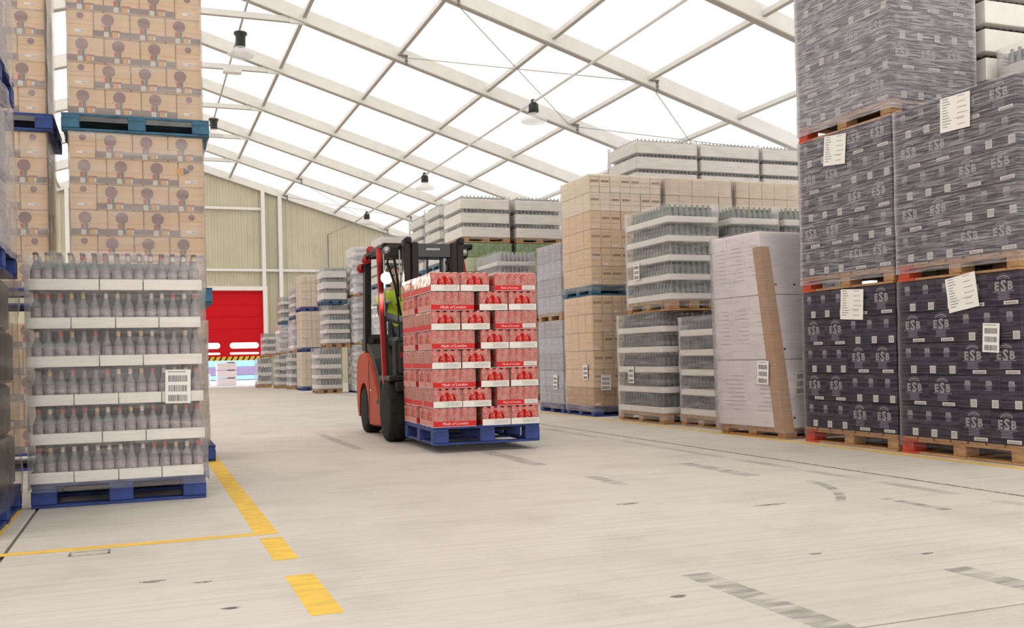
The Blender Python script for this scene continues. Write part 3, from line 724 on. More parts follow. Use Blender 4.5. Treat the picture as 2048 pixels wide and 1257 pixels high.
# --- brown boxes with round purple print
def box_print_long():
    b = MB()
    b.rect(-0.142, 0.142, 0.008, 0.060, 'print_band'); b.disc((-0.03, -0.0004, 0.152), 0.050, 'print_purple', 18); b.rect(-0.072, 0.012, 0.118, 0.140, 'print_purple', -0.0006)
    b.rect(-0.062, -0.024, 0.010, 0.052, 'print_white', -0.0006); b.rect(-0.062, -0.034, 0.054, 0.100, 'print_red', -0.0006); b.rect(-0.030, -0.008, 0.050, 0.104, 'print_green', -0.0006)
    b.rect(0.004, 0.040, 0.012, 0.054, 'print_orange', -0.0006); b.rect(0.044, 0.062, 0.016, 0.050, 'print_white', -0.0006); b.rect(0.0, 0.07, 0.058, 0.068, 'print_red', -0.0006)
    b.rect(-0.142, 0.142, 0.100, 0.102, 'card_dark', -0.0003)
    return b.mesh('carton_print', False)
def box_print_end():
    b = MB(); b.disc((0, -0.0004, 0.172), 0.027, 'print_purple', 16); b.rect(-0.095, 0.095, 0.136, 0.139, 'card_dark'); b.rect(-0.095, 0.095, 0.100, 0.102, 'card_dark')
    b.rect(-0.045, 0.045, 0.035, 0.058, 'label', -0.0006); b.rect(0.0, 0.04, 0.04, 0.053, 'label_grey', -0.0009)
    return b.mesh('carton_print', False)
BPL, BPE = box_print_long(), box_print_end()
def brown_load(cx, y0, z0, label, pal, W=1.17, D=1.0, nl=6, seed=2, torn=None, ph=0.145, par=0, film='film_box'):
    t = thing('wrapped_box_load', label, 'pallet load', (cx, y0 + D / 2, z0), 0, 'wrapped loads of brown printed boxes')
    pallet(t, W, D, pal, ph)
    H = 0.2165; lw, ew = 0.284, 0.205; bw = 3 * lw + ew; rr = random.Random(seed)
    ml = cbox_mesh(lw - 0.004, 0.2, H - 0.003, 'card', 0.008, 'carton'); me_ = cbox_mesh(ew - 0.004, 0.28, H - 0.003, 'card', 0.008, 'carton')
    for k in range(nl):
        z = ph + k * H; x = -bw / 2
        seq = [0, 1, 1, 1] if (k + par) % 2 == 0 else [1, 1, 1, 0]
        for s_ in seq:
            wd = lw if s_ else ew; dy = 0.1 if s_ else 0.14
            c = ob('carton', ml if s_ else me_, t, (x + wd / 2, -D / 2 + 0.03 + dy + rr.uniform(0, 0.006), z))
            ob('carton_print', BPL if s_ else BPE, c, (0, -dy - 0.002, 0)); x += wd
            if torn and torn == k and s_ == 0: ob('torn_hole', _torn(), c, (0, -dy - 0.003, 0))
    ob('inner_cartons', MB().box((-bw / 2 + 0.006, -D / 2 + 0.32, ph), (bw / 2 - 0.006, D / 2 - 0.03, ph + nl * H - 0.004), 'card').mesh('inner_cartons'), t)
    film_shell(t, bw, D - 0.06, 0.08, ph + nl * H + 0.002, film, seed, 0.012)
    return t
def _torn():
    b = MB(); b.face([(-0.12, 0, 0.155), (-0.06, 0, 0.165), (-0.055, 0, 0.105), (-0.115, 0, 0.11)], 'print_orange'); b.face([(-0.058, -0.0005, 0.168), (-0.03, -0.0005, 0.15), (0.0, -0.0005, 0.135), (-0.03, -0.0005, 0.115), (-0.056, -0.0005, 0.108)], 'cap_dark')
    return b.mesh('torn_hole', False)
def build_brown():
    brown_load(-0.01, 8.9, 0, 'bottom load of the brown printed box stack, almost hidden behind the clear bottles', 'blue', nl=5, seed=21, ph=0.14)
    brown_load(-0.01, 8.9, 1.36, 'middle load of brown printed boxes with a torn hole at its right', 'teal', seed=22, torn=4, par=1)
    brown_load(-0.01, 8.9, 2.81, 'top load of brown printed boxes on the teal pallet, cut by the upper frame edge', 'teal', seed=23, par=1)
    brown_load(-1.245, 9.0, 0, 'bottom load of the far-left brown box stack', 'blue', nl=5, seed=24, ph=0.14)
    brown_load(-1.245, 9.0, 1.36, 'middle load of the far-left brown box stack, half behind dull film', 'blue', seed=25, par=0)
    brown_load(-1.245, 9.0, 2.81, 'top load of the far-left brown box stack', 'blue', seed=26, par=1)
build_brown()

def build_left_edge():
    x1, y0, W, D = -0.70, 5.45, 1.0, 1.2
    specs = ((0, 'film-wrapped load, coloured dark as in shade, on the floor at the left frame edge'), (1.385, 'second dull film-wrapped load up at the left frame edge'), (2.42 - 0.0, 'highest film-wrapped load at the left frame edge on a blue pallet'))
    for i, (z, lab) in enumerate(specs):
        t = thing('wrapped_pallet_load', lab, 'pallet load', (x1 - W / 2, y0 + D / 2, z), 0, 'film-wrapped loads at the left edge')
        pallet(t, W, D, 'blue', 0.15)
        h = (1.22, 0.87, 1.2)[i]
        for k in range(4):
            ob('wrapped_case', MB().cbox((-W / 2 + 0.02, -D / 2 + 0.02, 0), (W / 2 - 0.03 - 0.02 * (k % 2), D / 2 - 0.02, h / 4 - 0.006), 'case_shaded' if i == 0 else 'grey_pack', 0.02).mesh('wrapped_case'), t, (0, 0, 0.15 + k * h / 4))
        film_shell(t, W - 0.02, D - 0.02, 0.10, 0.15 + h, 'film_shaded' if i == 0 else 'film_thick', 60 + i, 0.03)
build_left_edge()

# ------------------------------------------------------------------ right-hand block storage
_rows = {}
def bottle_rows_mesh(W, D, r, h, m, capm, full_top):
    key = (W, D, r, h, m, capm, full_top)
    if key in _rows: return _rows[key]
    b = MB(); px = 2 * r + 0.003
    prof = [(r, 0), (r, h * 0.55), (r * 0.42, h * 0.76), (r * 0.42, h * 0.99), (0, h)]
    ms = [m, m, m, capm]
    nx, ny = int((W - 0.02) / px), int((D - 0.02) / px)
    x0, y0 = -px * (nx - 1) / 2, -px * (ny - 1) / 2
    for i in range(nx):
        for j in range(ny):
            if i == 0 or j == 0 or (full_top and i < 3 and j < 3): b.lathe(prof, m, 6, (x0 + i * px, y0 + j * px, 0), mats=ms)
    _rows[key] = b.mesh('bottles'); return _rows[key]
def tray_load(x0, y0, z0, W, D, label, nl, pitch, th, bm='bottle_dark', capm='bottle_grey', pal='wood', ph=0.13, film='film', group=None, seed=1, detail=False, r=0.036, labels=(), tm='tray_white', rz=0.0, wrap=True, sag=0.004):
    t = thing('wrapped_bottle_pallet', label, 'pallet load', (x0 + W / 2, y0 + D / 2, z0), rz, group)
    pallet(t, W, D, pal, ph, detail=detail)
    rr = random.Random(seed)
    tray = MB(); tray.cbox((-W / 2, -D / 2, 0), (W / 2, D / 2, th), tm, 0.006); tme = tray.mesh('tray')
    rows = bottle_rows_mesh(W - 0.03, D - 0.03, r, pitch - 0.012, bm, capm, False)
    inner = MB().box((-W / 2 + 0.10, -D / 2 + 0.10, th), (W / 2 - 0.02, D / 2 - 0.02, pitch - 0.03), bm).mesh('inner_bottles')
    for k in range(nl):
        z = ph + k * pitch; dx, dy = rr.uniform(-sag, sag) * 2, rr.uniform(-sag, sag)
        ob('tray', tme, t, (dx, dy, z)); stuff(ob('bottles', rows, t, (dx, dy, z + 0.006)))
        ob('inner_bottles', inner, t, (dx, dy, z))
    for (me, f, u, z, tilt) in labels: stick(t, me, f, u, z, W, D, tilt)
    if wrap: film_shell(t, W, D, 0.05, ph + nl * pitch, film, seed, 0.014)
    return t
def carton_load(x0, y0, z0, W, D, label, nl, H, nx, ny, cm=('card',), pal='blue', ph=0.14, film='film', group=None, seed=1, detail=False, labels=(), rows_from=0, stickers=False):
    t = thing('wrapped_carton_load', label, 'pallet load', (x0 + W / 2, y0 + D / 2, z0), 0, group)
    pallet(t, W, D, pal, ph, detail=detail); rr = random.Random(seed)
    cw, cd = W / nx, D / ny
    for k in range(nl):
        m = cm[min(k, len(cm) - 1)] if isinstance(cm, tuple) else cm
        me = cbox_mesh(cw - 0.004, cd - 0.004, H - 0.004, m, 0.006, 'carton')
        if k < rows_from:
            ob('carton_layer', MB().cbox((-W / 2, -D / 2, 0), (W / 2, D / 2, H - 0.004), m, 0.006).mesh('carton_layer'), t, (0, 0, ph + k * H)); continue
        for i in range(nx):
            for j in range(ny):
                if i and j: continue
                c = ob('carton', me, t, (-W / 2 + (i + 0.5) * cw + rr.uniform(-.004, .004), -D / 2 + (j + 0.5) * cd + rr.uniform(0, .006), ph + k * H))
                if stickers and j == 0:
                    ob('carton_sticker', STK if (i + 2 * k) % 3 == 0 else STK2, c, (0, -cd / 2 - 0.001, 0.02))
        ob('inner_cartons', MB().box((-W / 2 + cw, -D / 2 + cd, 0), (W / 2 - 0.005, D / 2 - 0.005, H - 0.004), m).mesh('inner_cartons'), t, (0, 0, ph + k * H))
    for (me, f, u, z, tilt) in labels: stick(t, me, f, u, z, W, D, tilt)
    film_shell(t, W, D, 0.06, ph + nl * H, film, seed, 0.014)
    return t
_b = MB(); _b.rect(-0.06, 0.02, 0, 0.022, 'label'); _b.rect(-0.075, 0.075, 0.07, 0.073, 'card_edge'); _b.rect(-0.075, 0.075, 0.13, 0.133, 'card_edge')
STK = _b.mesh('carton_sticker', False)
_b = MB(); _b.rect(-0.072, 0.072, 0.06, 0.064, 'card_edge'); _b.rect(-0.06, 0.06, 0.12, 0.15, 'card_edge'); _b.rect(-0.072, 0.072, 0.19, 0.193, 'card_edge')
STK2 = _b.mesh('carton_print', False)

def white_cartons():
    # three tall layers of white appliance cartons, leaning back to the left as they rise
    lab = 'leaning stack of tall white cartons with a brown corner post, on a low pallet'
    t = thing('wrapped_carton_load', lab, 'pallet load', (5.70, 7.85, 0))
    # corners (front-left, back-left, back-right, front-right) at floor and top, local
    bot = [(-0.01, 0.0), (-0.10, 1.02), (0.90, 1.08), (0.98, 0.05)]
    top = [(0.03, 0.44), (-0.03, 1.20), (0.95, 1.30), (1.02, 0.50)]
    def mp(u, v, z):
        k = max(0, z - 0.1) / 2.0
        c = [(bot[i][0] + (top[i][0] - bot[i][0]) * k, bot[i][1] + (top[i][1] - bot[i][1]) * k) for i in range(4)]
        x = (1 - u) * ((1 - v) * c[0][0] + v * c[1][0]) + u * ((1 - v) * c[3][0] + v * c[2][0])
        y = (1 - u) * ((1 - v) * c[0][1] + v * c[1][1]) + u * ((1 - v) * c[3][1] + v * c[2][1])
        return (x, y, z)
    pallet(t, 0.98, 1.02, 'wood', 0.10, loc=(0.45, 0.54, 0), rz=0.06)
    zs = [0.10, 0.76, 1.40, 2.04]
    for k in range(3):
        for i in range(2):
            for j in range(3 if k else 2):
                nj = 3 if k else 2
                u0, u1, v0, v1 = i / 2 + 0.002, (i + 1) / 2 - 0.002, j / nj + 0.002, (j + 1) / nj - 0.002
                T = lambda p: mp(*p)
                c = ob('carton', MB().cbox((u0, v0, zs[k] + 0.002), (u1, v1, zs[k + 1] - 0.003), 'carton_white', 0.006, T).mesh('carton'), t)
                if i == 0:
                    b = MB(); rr = random.Random(k * 7 + j)
                    for q in range(9):
                        z = zs[k] + 0.16 + q * 0.042; va = v0 + 0.05; vb = v0 + (v1 - v0) * rr.uniform(0.45, 0.8)
                        P = [mp(u0, va, z), mp(u0, vb, z), mp(u0, vb, z + 0.005), mp(u0, va, z + 0.005)]
                        b.face([(p[0] - 0.004, p[1], p[2]) for p in P], 'label_grey')
                    ob('printed_text', b.mesh('printed_text', False), c)
                if j == 0:
                    for q in (0.25, 0.72):
                        b = MB(); z = zs[k] + 0.10; u = u0 + (u1 - u0) * q
                        p = mp(u, v0, z); b.lathe([(0.0, -0.006), (0.012, -0.006), (0.012, 0.002), (0, 0.002)], 'cap_dark', 10, p, 'y')
                        ob('hand_hole', b.mesh('hand_hole'), c)
    b = MB()
    for z0, z1 in ((0.06, 0.7), (0.7, 1.3), (1.3, 1.88)):
        vs_ = []
        for z in (z0, z1):
            for (u, v, dx, dy) in ((0, 0.13, -0.012, 0), (0, 0, -0.012, -0.012), (0.10, 0, 0, -0.012), (0.10, 0, 0, -0.003), (0, 0, -0.003, -0.003), (0, 0.13, -0.003, 0)):
                p = mp(u, v, z); vs_.append((p[0] + dx, p[1] + dy, p[2]))
        b.add(vs_, [(i, (i + 1) % 6, 6 + (i + 1) % 6, 6 + i) for i in range(6)], 'post_brown')
    ob('corner_post', b.mesh('corner_post'), t)
    def lab_at(u, v, z, face, s=1.0, tilt=0.0):
        p = Vector(mp(u, v, z)); o = ob('paper_label', BAR, t)
        if face == 'a': o.location = p + Vector((-0.03, 0, 0)); o.rotation_euler = (Matrix.Rotation(-PI / 2 + 0.1, 3, 'Z') @ Matrix.Rotation(tilt, 3, 'Y')).to_euler()
        else: o.location = p + Vector((0, -0.03, 0)); o.rotation_euler = (0.22, tilt, 0)
        o.scale = (s,) * 3
    lab_at(0, 0.21, 0.52, 'a', 1.1, 0.05); lab_at(0.24, 0, 0.42, 'f', 1.2, -0.1)
    b = MB(); n = 8; per = [(0, v) for v in (1, .8, .6, .4, .2)] + [(u, 0) for u in (0, .2, .4, .6, .8)] + [(1, v) for v in (0, .25, .5, .75)] + [(u, 1) for u in (1, .75, .5, .25)]
    rr = random.Random(9); vs_ = []
    for j in range(n + 1):
        z = 0.05 + 2.0 * j / n
        for (u, v) in per:
            p = mp(u + (u - .5) * .03, v + (v - .5) * .03, z); o = rr.random() * 0.01; vs_.append((p[0] + (u - .5) * o, p[1] + (v - .5) * o, p[2]))
    m = len(per); b.add(vs_, [(j * m + i, j * m + (i + 1) % m, (j + 1) * m + (i + 1) % m, (j + 1) * m + i) for j in range(n) for i in range(m)], 'film', True)
    ob('stretch_film', b.mesh('stretch_film', False), t)
white_cartons()

def build_right():
    gB = 'wrapped trays of wine bottles'; gC = 'wrapped brown cartons'; gW = 'white tray stacks at the back'; gF = 'far pallet stacks along the right side'
    # bottle lane behind the white cartons
    tray_load(5.86, 9.22, 0, 0.72, 0.86, 'low bottle load half hidden behind the leaning white cartons', 5, 0.226, 0.072, 'bottle_dark', seed=31, film='film_haze', group=gB, detail=True)
    tray_load(5.74, 10.27, 0, 0.80, 1.17, 'dark bottle trays on the floor under the grey-green bottle load', 5, 0.2425, 0.072, 'bottle_dark', seed=32, film='film_haze', group=gB, detail=True, labels=((BAR, 'a', 0.19, 0.48, 0.0),))
    tray_load(5.74, 10.09, 1.345, 0.68, 1.05, 'upper load of grey-green bottle trays beside the brown carton tower', 5, 0.226, 0.072, 'bottle_green', seed=33, film='film_haze', group=gB, detail=True, labels=((BAR, 'a', 0.22, 0.41, 0.0),))
    for i, (x, lab) in enumerate(((6.62, 'pale bottle trays, second in the row above the white cartons'), (7.38, 'pale bottle trays, third in the row, partly behind the navy cartons'))):
        tray_load(x, 10.09, 1.345, 0.66, 1.05, lab, 5, 0.226, 0.072, 'bottle_green', seed=35 + i, film='film_haze', group=gB)
        tray_load(x, 10.12, 0, 0.66, 1.05, 'floor load under the ' + ('second' if i == 0 else 'third') + ' pale bottle trays', 5, 0.24, 0.07, 'bottle_dark', seed=37 + i, group=gB)
    # brown carton towers
    cm = ('card_dark', 'card', 'card', 'card', 'card', 'card'); cu = ('card', 'card', 'card', 'card', 'card_pale', 'card_pale')
    carton_load(5.73, 12.16, 0, 1.09, 0.95, 'dark brown cartons on a blue floor pallet with a white barcode label in front', 6, 0.253, 7, 4, cm, 'blue', film='film_haze', group=gC, seed=41, detail=True, labels=((BAR, 'f', -0.38, 0.36, 0.03), (BAR, 'a', -0.25, 0.5, -0.04)), stickers=True)
    carton_load(5.73, 12.16, 1.66, 1.09, 0.95, 'tall brown carton load on a teal pallet, pale at its top', 6, 0.2535, 7, 4, cu, 'teal', film='film_haze', group=gC, seed=42, detail=True, stickers=True)
    for i, (x, lab) in enumerate(((6.90, 'pale carton load behind the bottle trays, between two carton loads'), (8.07, 'pale carton load behind the bottle trays, touching the navy stack in view'))):
        carton_load(x, 12.16, 1.66, 1.09, 0.95, lab, 6, 0.2535, 5, 4, cu, 'teal', group=gC, seed=43 + i, rows_from=3)
        carton_load(x, 12.16, 0, 1.09, 0.95, 'floor load below the ' + ('middle' if i == 0 else 'right') + ' pale cartons', 6, 0.253, 5, 4, cm, 'blue', group=gC, seed=45 + i, rows_from=6)
    # white tray row high at the back
    for i, (x, lab) in enumerate(((7.58, 'white tray stack high at the back, leftmost of its row of three'), (8.80, 'white tray stack high at the back, middle of its row of three'), (10.03, 'white tray stack high at the back, beside the navy cartons'))):
        tray_load(x, 14.3, 2.98, 1.15, 1.0, lab, 5, 0.256, 0.19, 'bottle_grey', 'bottle_grey', 'wood', seed=51 + i, group=gW, r=0.034)
        for j, zz in enumerate((0, 1.49)):
            tray_load(x, 14.3, zz, 1.15, 1.0, ('lower', 'second')[j] + ' load under the ' + ('left', 'middle', 'right')[i] + ' high white trays', 5, 0.27, 0.19, 'bottle_grey', seed=54 + i + 3 * j, group=gW, wrap=False)
    # grey shrink-wrapped packs
    carton_load(5.74, 13.22, 0, 1.0, 0.92, 'silvery shrink-wrapped packs on the floor between red cans and brown cartons', 5, 0.248, 4, 4, ('grey_pack', 'lilac_pack', 'grey_pack', 'lilac_pack', 'grey_pack'), 'blue', 0.13, 'film_thick', gF, 61, labels=((BAR, 'a', -0.2, 0.35, 0.02),))
    carton_load(5.74, 13.22, 1.37, 1.0, 0.92, 'upper silvery shrink-wrapped packs left of the brown carton tower', 4, 0.257, 4, 4, ('lilac_pack', 'grey_pack', 'lilac_pack', 'grey_pack'), 'wood', 0.11, 'film_thick', gF, 62)
    # lanes seen over and beside the forklift
    tray_load(5.78, 16.1, 0, 0.70, 1.1, 'floor load of bottle trays directly behind the red cans', 5, 0.24, 0.07, 'bottle_grey', seed=63, group=gF, pal='blue')
    tray_load(5.78, 16.1, 1.33, 0.70, 1.1, 'silvery bottle trays peeping over the red cans below the green fruit boxes', 5, 0.244, 0.07, 'bottle_grey', seed=64, group=gF, film='film_thick')
    for i, x in enumerate((5.55, 6.63)):
        sd = ('left', 'right')[i]
        carton_load(x, 17.35, 0, 0.98, 1.1, sd + ' floor load of green fruit boxes behind the bottle trays', 5, 0.27, 4, 4, ('fruit_green', 'fruit_pale'), 'wood', 0.13, 'film', gF, 65 + i)
        carton_load(x, 17.35, 1.49, 0.98, 1.1, ('green and yellow fruit boxes beside the forklift mast', 'green and yellow fruit boxes left of the brown carton tower')[i], 5, 0.272, 4, 4, ('fruit_green', 'fruit_pale', 'fruit_green', 'fruit_pale', 'fruit_green'), 'wood', 0.13, 'film', gF, 67 + i, stickers=False)
        tray_load(x, 17.35, 2.985, 0.95, 1.1, ('white tray stack on the fruit boxes, above the forklift mast', 'white tray stack on the fruit boxes, left of the brown tower')[i], 3, 0.262, 0.185, 'bottle_grey', 'cap_red', 'wood', 0.10, seed=69 + i, group=gF, film='film_light')
    def column(x, y, W, D, tops, mats_, labs, seed):
        z = 0
        for i, (h, kind) in enumerate(zip(tops, mats_)):
            n = max(3, int(round((h - 0.13) / 0.25)))
            if kind == 'card': carton_load(x[i], y, z, W, D, labs[i], n, (h - 0.13) / n, 4, 4, ('card_pale',), 'blue', 0.12, 'film', gF, seed + i)
            elif kind == 'grey': tray_load(x[i], y, z, W, D, labs[i], n, (h - 0.13) / n, 0.09, 'bottle_grey', 'bottle_grey', 'wood' if i else 'blue', 0.12, seed=seed + i, group=gF, film='film_wrap', sag=0.012)
            else: tray_load(x[i], y, z, W, D, labs[i], n, (h - 0.13) / n, 0.10 if kind == 'tray' else 0.17, 'bottle_grey', 'bottle_grey', 'wood' if i < 2 else 'teal', 0.12, seed=seed + i, group=gF)
            z += h
    L3 = lambda d: ['bottom load of ' + d, 'middle load of ' + d, 'top load of ' + d]
    column((5.76,) * 3, 19.5, 1.0, 1.1, (1.35, 1.35, 1.36), ('grey', 'grey', 'white'), L3('the stack just left of the white trays over the mast'), 71)
    column((5.86,) * 3, 21.2, 1.0, 1.1, (1.35, 1.35, 1.38), ('grey', 'grey', 'white'), L3('the second stack left of the white trays over the mast'), 74)
    column((5.42,) * 3, 23.4, 1.0, 1.1, (1.3, 1.3, 1.28), ('tray', 'grey', 'white'), L3('the pale stack behind the forklift work lamp'), 77)
    column((5.12,) * 3, 25.2, 1.0, 1.0, (1.25, 1.25, 1.28), ('grey', 'grey', 'grey'), L3('the wrapped stack just left of the forklift cab'), 80)
    column((4.22, 4.46, 4.40), 25.6, 0.62, 1.0, (1.19, 1.13, 0.98), ('tray', 'tray', 'white'), L3('the white tray tower left of the forklift'), 83)
    column((4.24, 4.26, 4.26), 28.5, 0.58, 1.0, (1.12, 1.17, 1.03), ('card', 'card', 'card'), L3('the brown carton stack left of the white tray tower'), 86)
    column((4.16, 4.26, 4.28), 30.2, 0.50, 1.0, (1.12, 1.0, 0.95), ('tray', 'grey', 'tray'), L3('the narrow lilac stack left of the far brown cartons'), 89)
    column((3.96, 4.06, 4.14), 31.8, 0.40, 1.0, (1.08, 0.95, 0.90), ('tray', 'grey', 'tray'), L3('the narrow stack two along from the far brown cartons'), 92)
    column((3.55, 3.76), 33.4, 0.42, 1.0, (1.0, 0.82), ('tray', 'tray'), ['lower load of the grey tray stack beside the red door', 'upper load of the grey tray stack beside the red door'], 95)
    # second rank behind the navy cartons at the upper right
    for i, (zz, n) in enumerate(((0, 5), (1.378, 5), (2.756, 5))):
        tray_load(6.82, 6.45, zz, 1.0, 1.15, ('floor tray load', 'second tray load', 'white tray load')[i] + ' behind the three-high navy carton stack', n, 0.247, 0.195, 'bottle_dark', 'cap_red', seed=101 + i, wrap=False)
    for i, (zz, n) in enumerate(((0, 6), (1.68, 6))):
        tray_load(6.84, 5.22, zz, 1.0, 1.12, ('floor tray load', 'grey bottle trays at the right edge')[i] + ' behind the two-high navy carton stack', n, 0.258, 0.10, 'bottle_grey', seed=104 + i, film='film_haze')
build_right()

# ------------------------------------------------------------------ red can load on the forks
LA = math.radians(2.0)
LC = Vector((2.396, 8.43, 0.07))
def lw(x, y, z=0.0):
    return (LC.x + math.cos(LA) * x + math.sin(LA) * y, LC.y - math.sin(LA) * x + math.cos(LA) * y, LC.z + z)
PL, PS, PH = 0.395, 0.265, 0.170
def can_mesh(n=10):
    prof = [(0.024, 0), (0.0325, 0.006), (0.0325, 0.145), (0.027, 0.160), (0.0275, 0.164), (0.024, 0.1645), (0.0, 0.163)]
    return MB().lathe(prof, 'can_red', n, mats=['can_red', 'can_red', 'can_red', 'can_lid', 'can_lid', 'can_lid']).mesh('can')
def can_print():
    m = M['can_red']; nt = m.node_tree; N = nt.nodes; L = nt.links; b = N['Principled BSDF']
    tc = N.new('ShaderNodeTexCoord'); mp = N.new('ShaderNodeMapping'); mp.inputs['Scale'].default_value = (30, 30, 90)
    n = N.new('ShaderNodeTexNoise'); n.inputs['Scale'].default_value = 1.0; n.inputs['Detail'].default_value = 3
    L.new(tc.outputs['Object'], mp.inputs[0]); L.new(mp.outputs[0], n.inputs['Vector'])
    r = N.new('ShaderNodeValToRGB'); r.color_ramp.elements[0].position = 0.52; r.color_ramp.elements[1].position = 0.62
    r.color_ramp.elements[0].color = (0.62, 0.012, 0.018, 1); r.color_ramp.elements[1].color = (0.74, 0.36, 0.24, 1)
    L.new(n.outputs['Fac'], r.inputs[0]); L.new(r.outputs[0], b.inputs['Base Color'])
can_print()
CAN = can_mesh()
def pack_tray(end):
    b = MB(); t = 0.004; h = 0.056; x, y = PL / 2, PS / 2
    b.box((-x, -y, 0), (x, y, 0.003), 'tray_white')
    b.box((-x, -y, 0.003), (x, -y + t, h), 'tray_red'); b.box((-x, y - t, 0.003), (x, y, h), 'tray_red')
    b.box((-x, -y + t, 0.003), (-x + t, y - t, h), end); b.box((x - t, -y + t, 0.003), (x, y - t, h), end)
    b.face([(-x - 0.0006, -y, 0.003), (-x - 0.0006, y, 0.003), (-x - 0.0006, y, h), (-x - 0.0006, -y, h)], end)
    return b.mesh('tray')
TRAY, TRAY_R = pack_tray('label'), pack_tray('tray_pink')
def pack_prints():
    t1 = MB(); t1.addmesh(text_mesh('Made of London', 0.036, 0.42, 0.0, 1.0), 'script', (0, -0.0012, 0.018)); t1 = t1.mesh('lettering', False)
    t2 = MB(); t2.addmesh(text_mesh('Made of London', 0.026, 0.42, 0.0, 1.0), 'script', (-0.06, -0.0012, 0.020)); t2 = t2.mesh('lettering', False)
    def bar(x0, x1):
        b = MB(); b.rect(x0, x1, 0.010, 0.050, 'label', -0.0010)
        for (a, c, d, e) in ((x0 + .008, x1 - .006, .044, .046), (x0 + .008, x1 - .006, .012, .014), (x0 + .008, x0 + .010, .012, .046), (x1 - .008, x1 - .006, .012, .046)): b.rect(a, c, d, e, 'ink_grey', -0.0014)
        x = x0 + 0.016; rr = random.Random(2)
        while x < x1 - 0.016:
            w_ = rr.choice((0.002, 0.003)); b.rect(x, x + w_, 0.018, 0.040, 'label_grey', -0.0014); x += w_ + rr.choice((0.002, 0.003))
        return b.mesh('barcode_panel', False)
    return t1, t2, bar(0.062, 0.19), bar(-0.03, 0.125)
TXT_BIG, TXT_SMALL, BARL, BARS = pack_prints()
def pack_film():
    b = MB(); x, y, z0, z1 = PL / 2 + 0.0015, PS / 2 + 0.0015, 0.002, PH - 0.0015; s = 0.012
    m = 'film_pink'
    b.face([(-x, -y, 0.05), (x, -y, 0.05), (x, -y, z1 - s), (-x, -y, z1 - s)], m); b.face([(x, y, 0.05), (-x, y, 0.05), (-x, y, z1 - s), (x, y, z1 - s)], m)
    b.face([(-x, -y, z1 - s), (x, -y, z1 - s), (x, -y + s, z1), (-x, -y + s, z1)], m, True); b.face([(x, y, z1 - s), (-x, y, z1 - s), (-x, y - s, z1), (x, y - s, z1)], m, True)
    for sx in (-1, 1):
        n = 20; hole = [(0.078 * math.cos(2 * PI * k / n), 0.062 + (0.074 * math.sin(2 * PI * k / n) if math.sin(2 * PI * k / n) > 0 else 0.006 * math.sin(2 * PI * k / n))) for k in range(n)]
        outer = []
        for k in range(n):
            a = 2 * PI * k / n; cx, cz = math.cos(a), math.sin(a); zc = 0.062; hy, up, dn = y, z1 - s - zc, zc - 0.05
            q = min(hy / max(1e-6, abs(cx)), (up if cz > 0 else dn) / max(1e-6, abs(cz))); outer.append((q * cx, zc + q * cz))
        for k in range(n):
            k2 = (k + 1) % n
            b.face([(sx * x, outer[k][0], outer[k][1]), (sx * x, outer[k2][0], outer[k2][1]), (sx * (x - 0.002), hole[k2][0], hole[k2][1]), (sx * (x - 0.002), hole[k][0], hole[k][1])], m)
    return b.mesh('pack_film', True)
FILM = pack_film()
_inner = {}
def inner_cans(skip):
    key = tuple(sorted(skip))
    if key in _inner: return _inner[key]
    b = MB()
    for i in range(6):
        for j in range(4):
            if (i, j) in skip: continue
            b.lathe([(0.031, 0), (0.031, 0.148), (0.026, 0.163), (0, 0.164)], 'can_red', 6, (-0.163 + i * 0.0652, -0.098 + j * 0.0652, 0), mats=['can_red', 'can_lid', 'can_lid'])
    _inner[key] = b.mesh('inner_cans'); return _inner[key]
ORD = ('bottom', 'second', 'third', 'fourth', 'fifth', 'sixth', 'seventh', 'top')
def can_pack(lx, ly, k, turned, row, col, label, big):
    """row: show the long row of cans (local -y, or +y when turned); col: show the short end row"""
    t = thing('can_pack', label, 'can pack', lw(lx, ly, 0.162 + k * 0.1735), -LA + (PI / 2 if turned else 0), 'shrink-wrapped trays of red cans on the forklift pallet')
    tr = ob('tray', TRAY if turned else TRAY_R, t)
    cans = set()
    if turned:
        cans |= {(0, j) for j in range(4)} if row else set()
        cans |= {(i, 3) for i in range(6)} if col else set()
        ob('barcode_panel', BARS, tr, (-PL / 2 - 0.001, 0, 0), -PI / 2)
    else:
        cans |= {(i, 0) for i in range(6)} if row else set()
        cans |= {(0, j) for j in range(4)} if col else set()
        if row:
            ob('lettering', TXT_BIG if big else TXT_SMALL, tr, (0, -PS / 2 - 0.0005, 0))
            if not big: ob('barcode_panel', BARL, tr, (0, -PS / 2 - 0.0005, 0))
    for (i, j) in sorted(cans): ob('can', CAN, t, (-0.163 + i * 0.0652, -0.098 + j * 0.0652, 0.004))
    stuff(ob('inner_cans', inner_cans(cans), t, (0, 0, 0.004)))
    ob('pack_film', FILM, t)
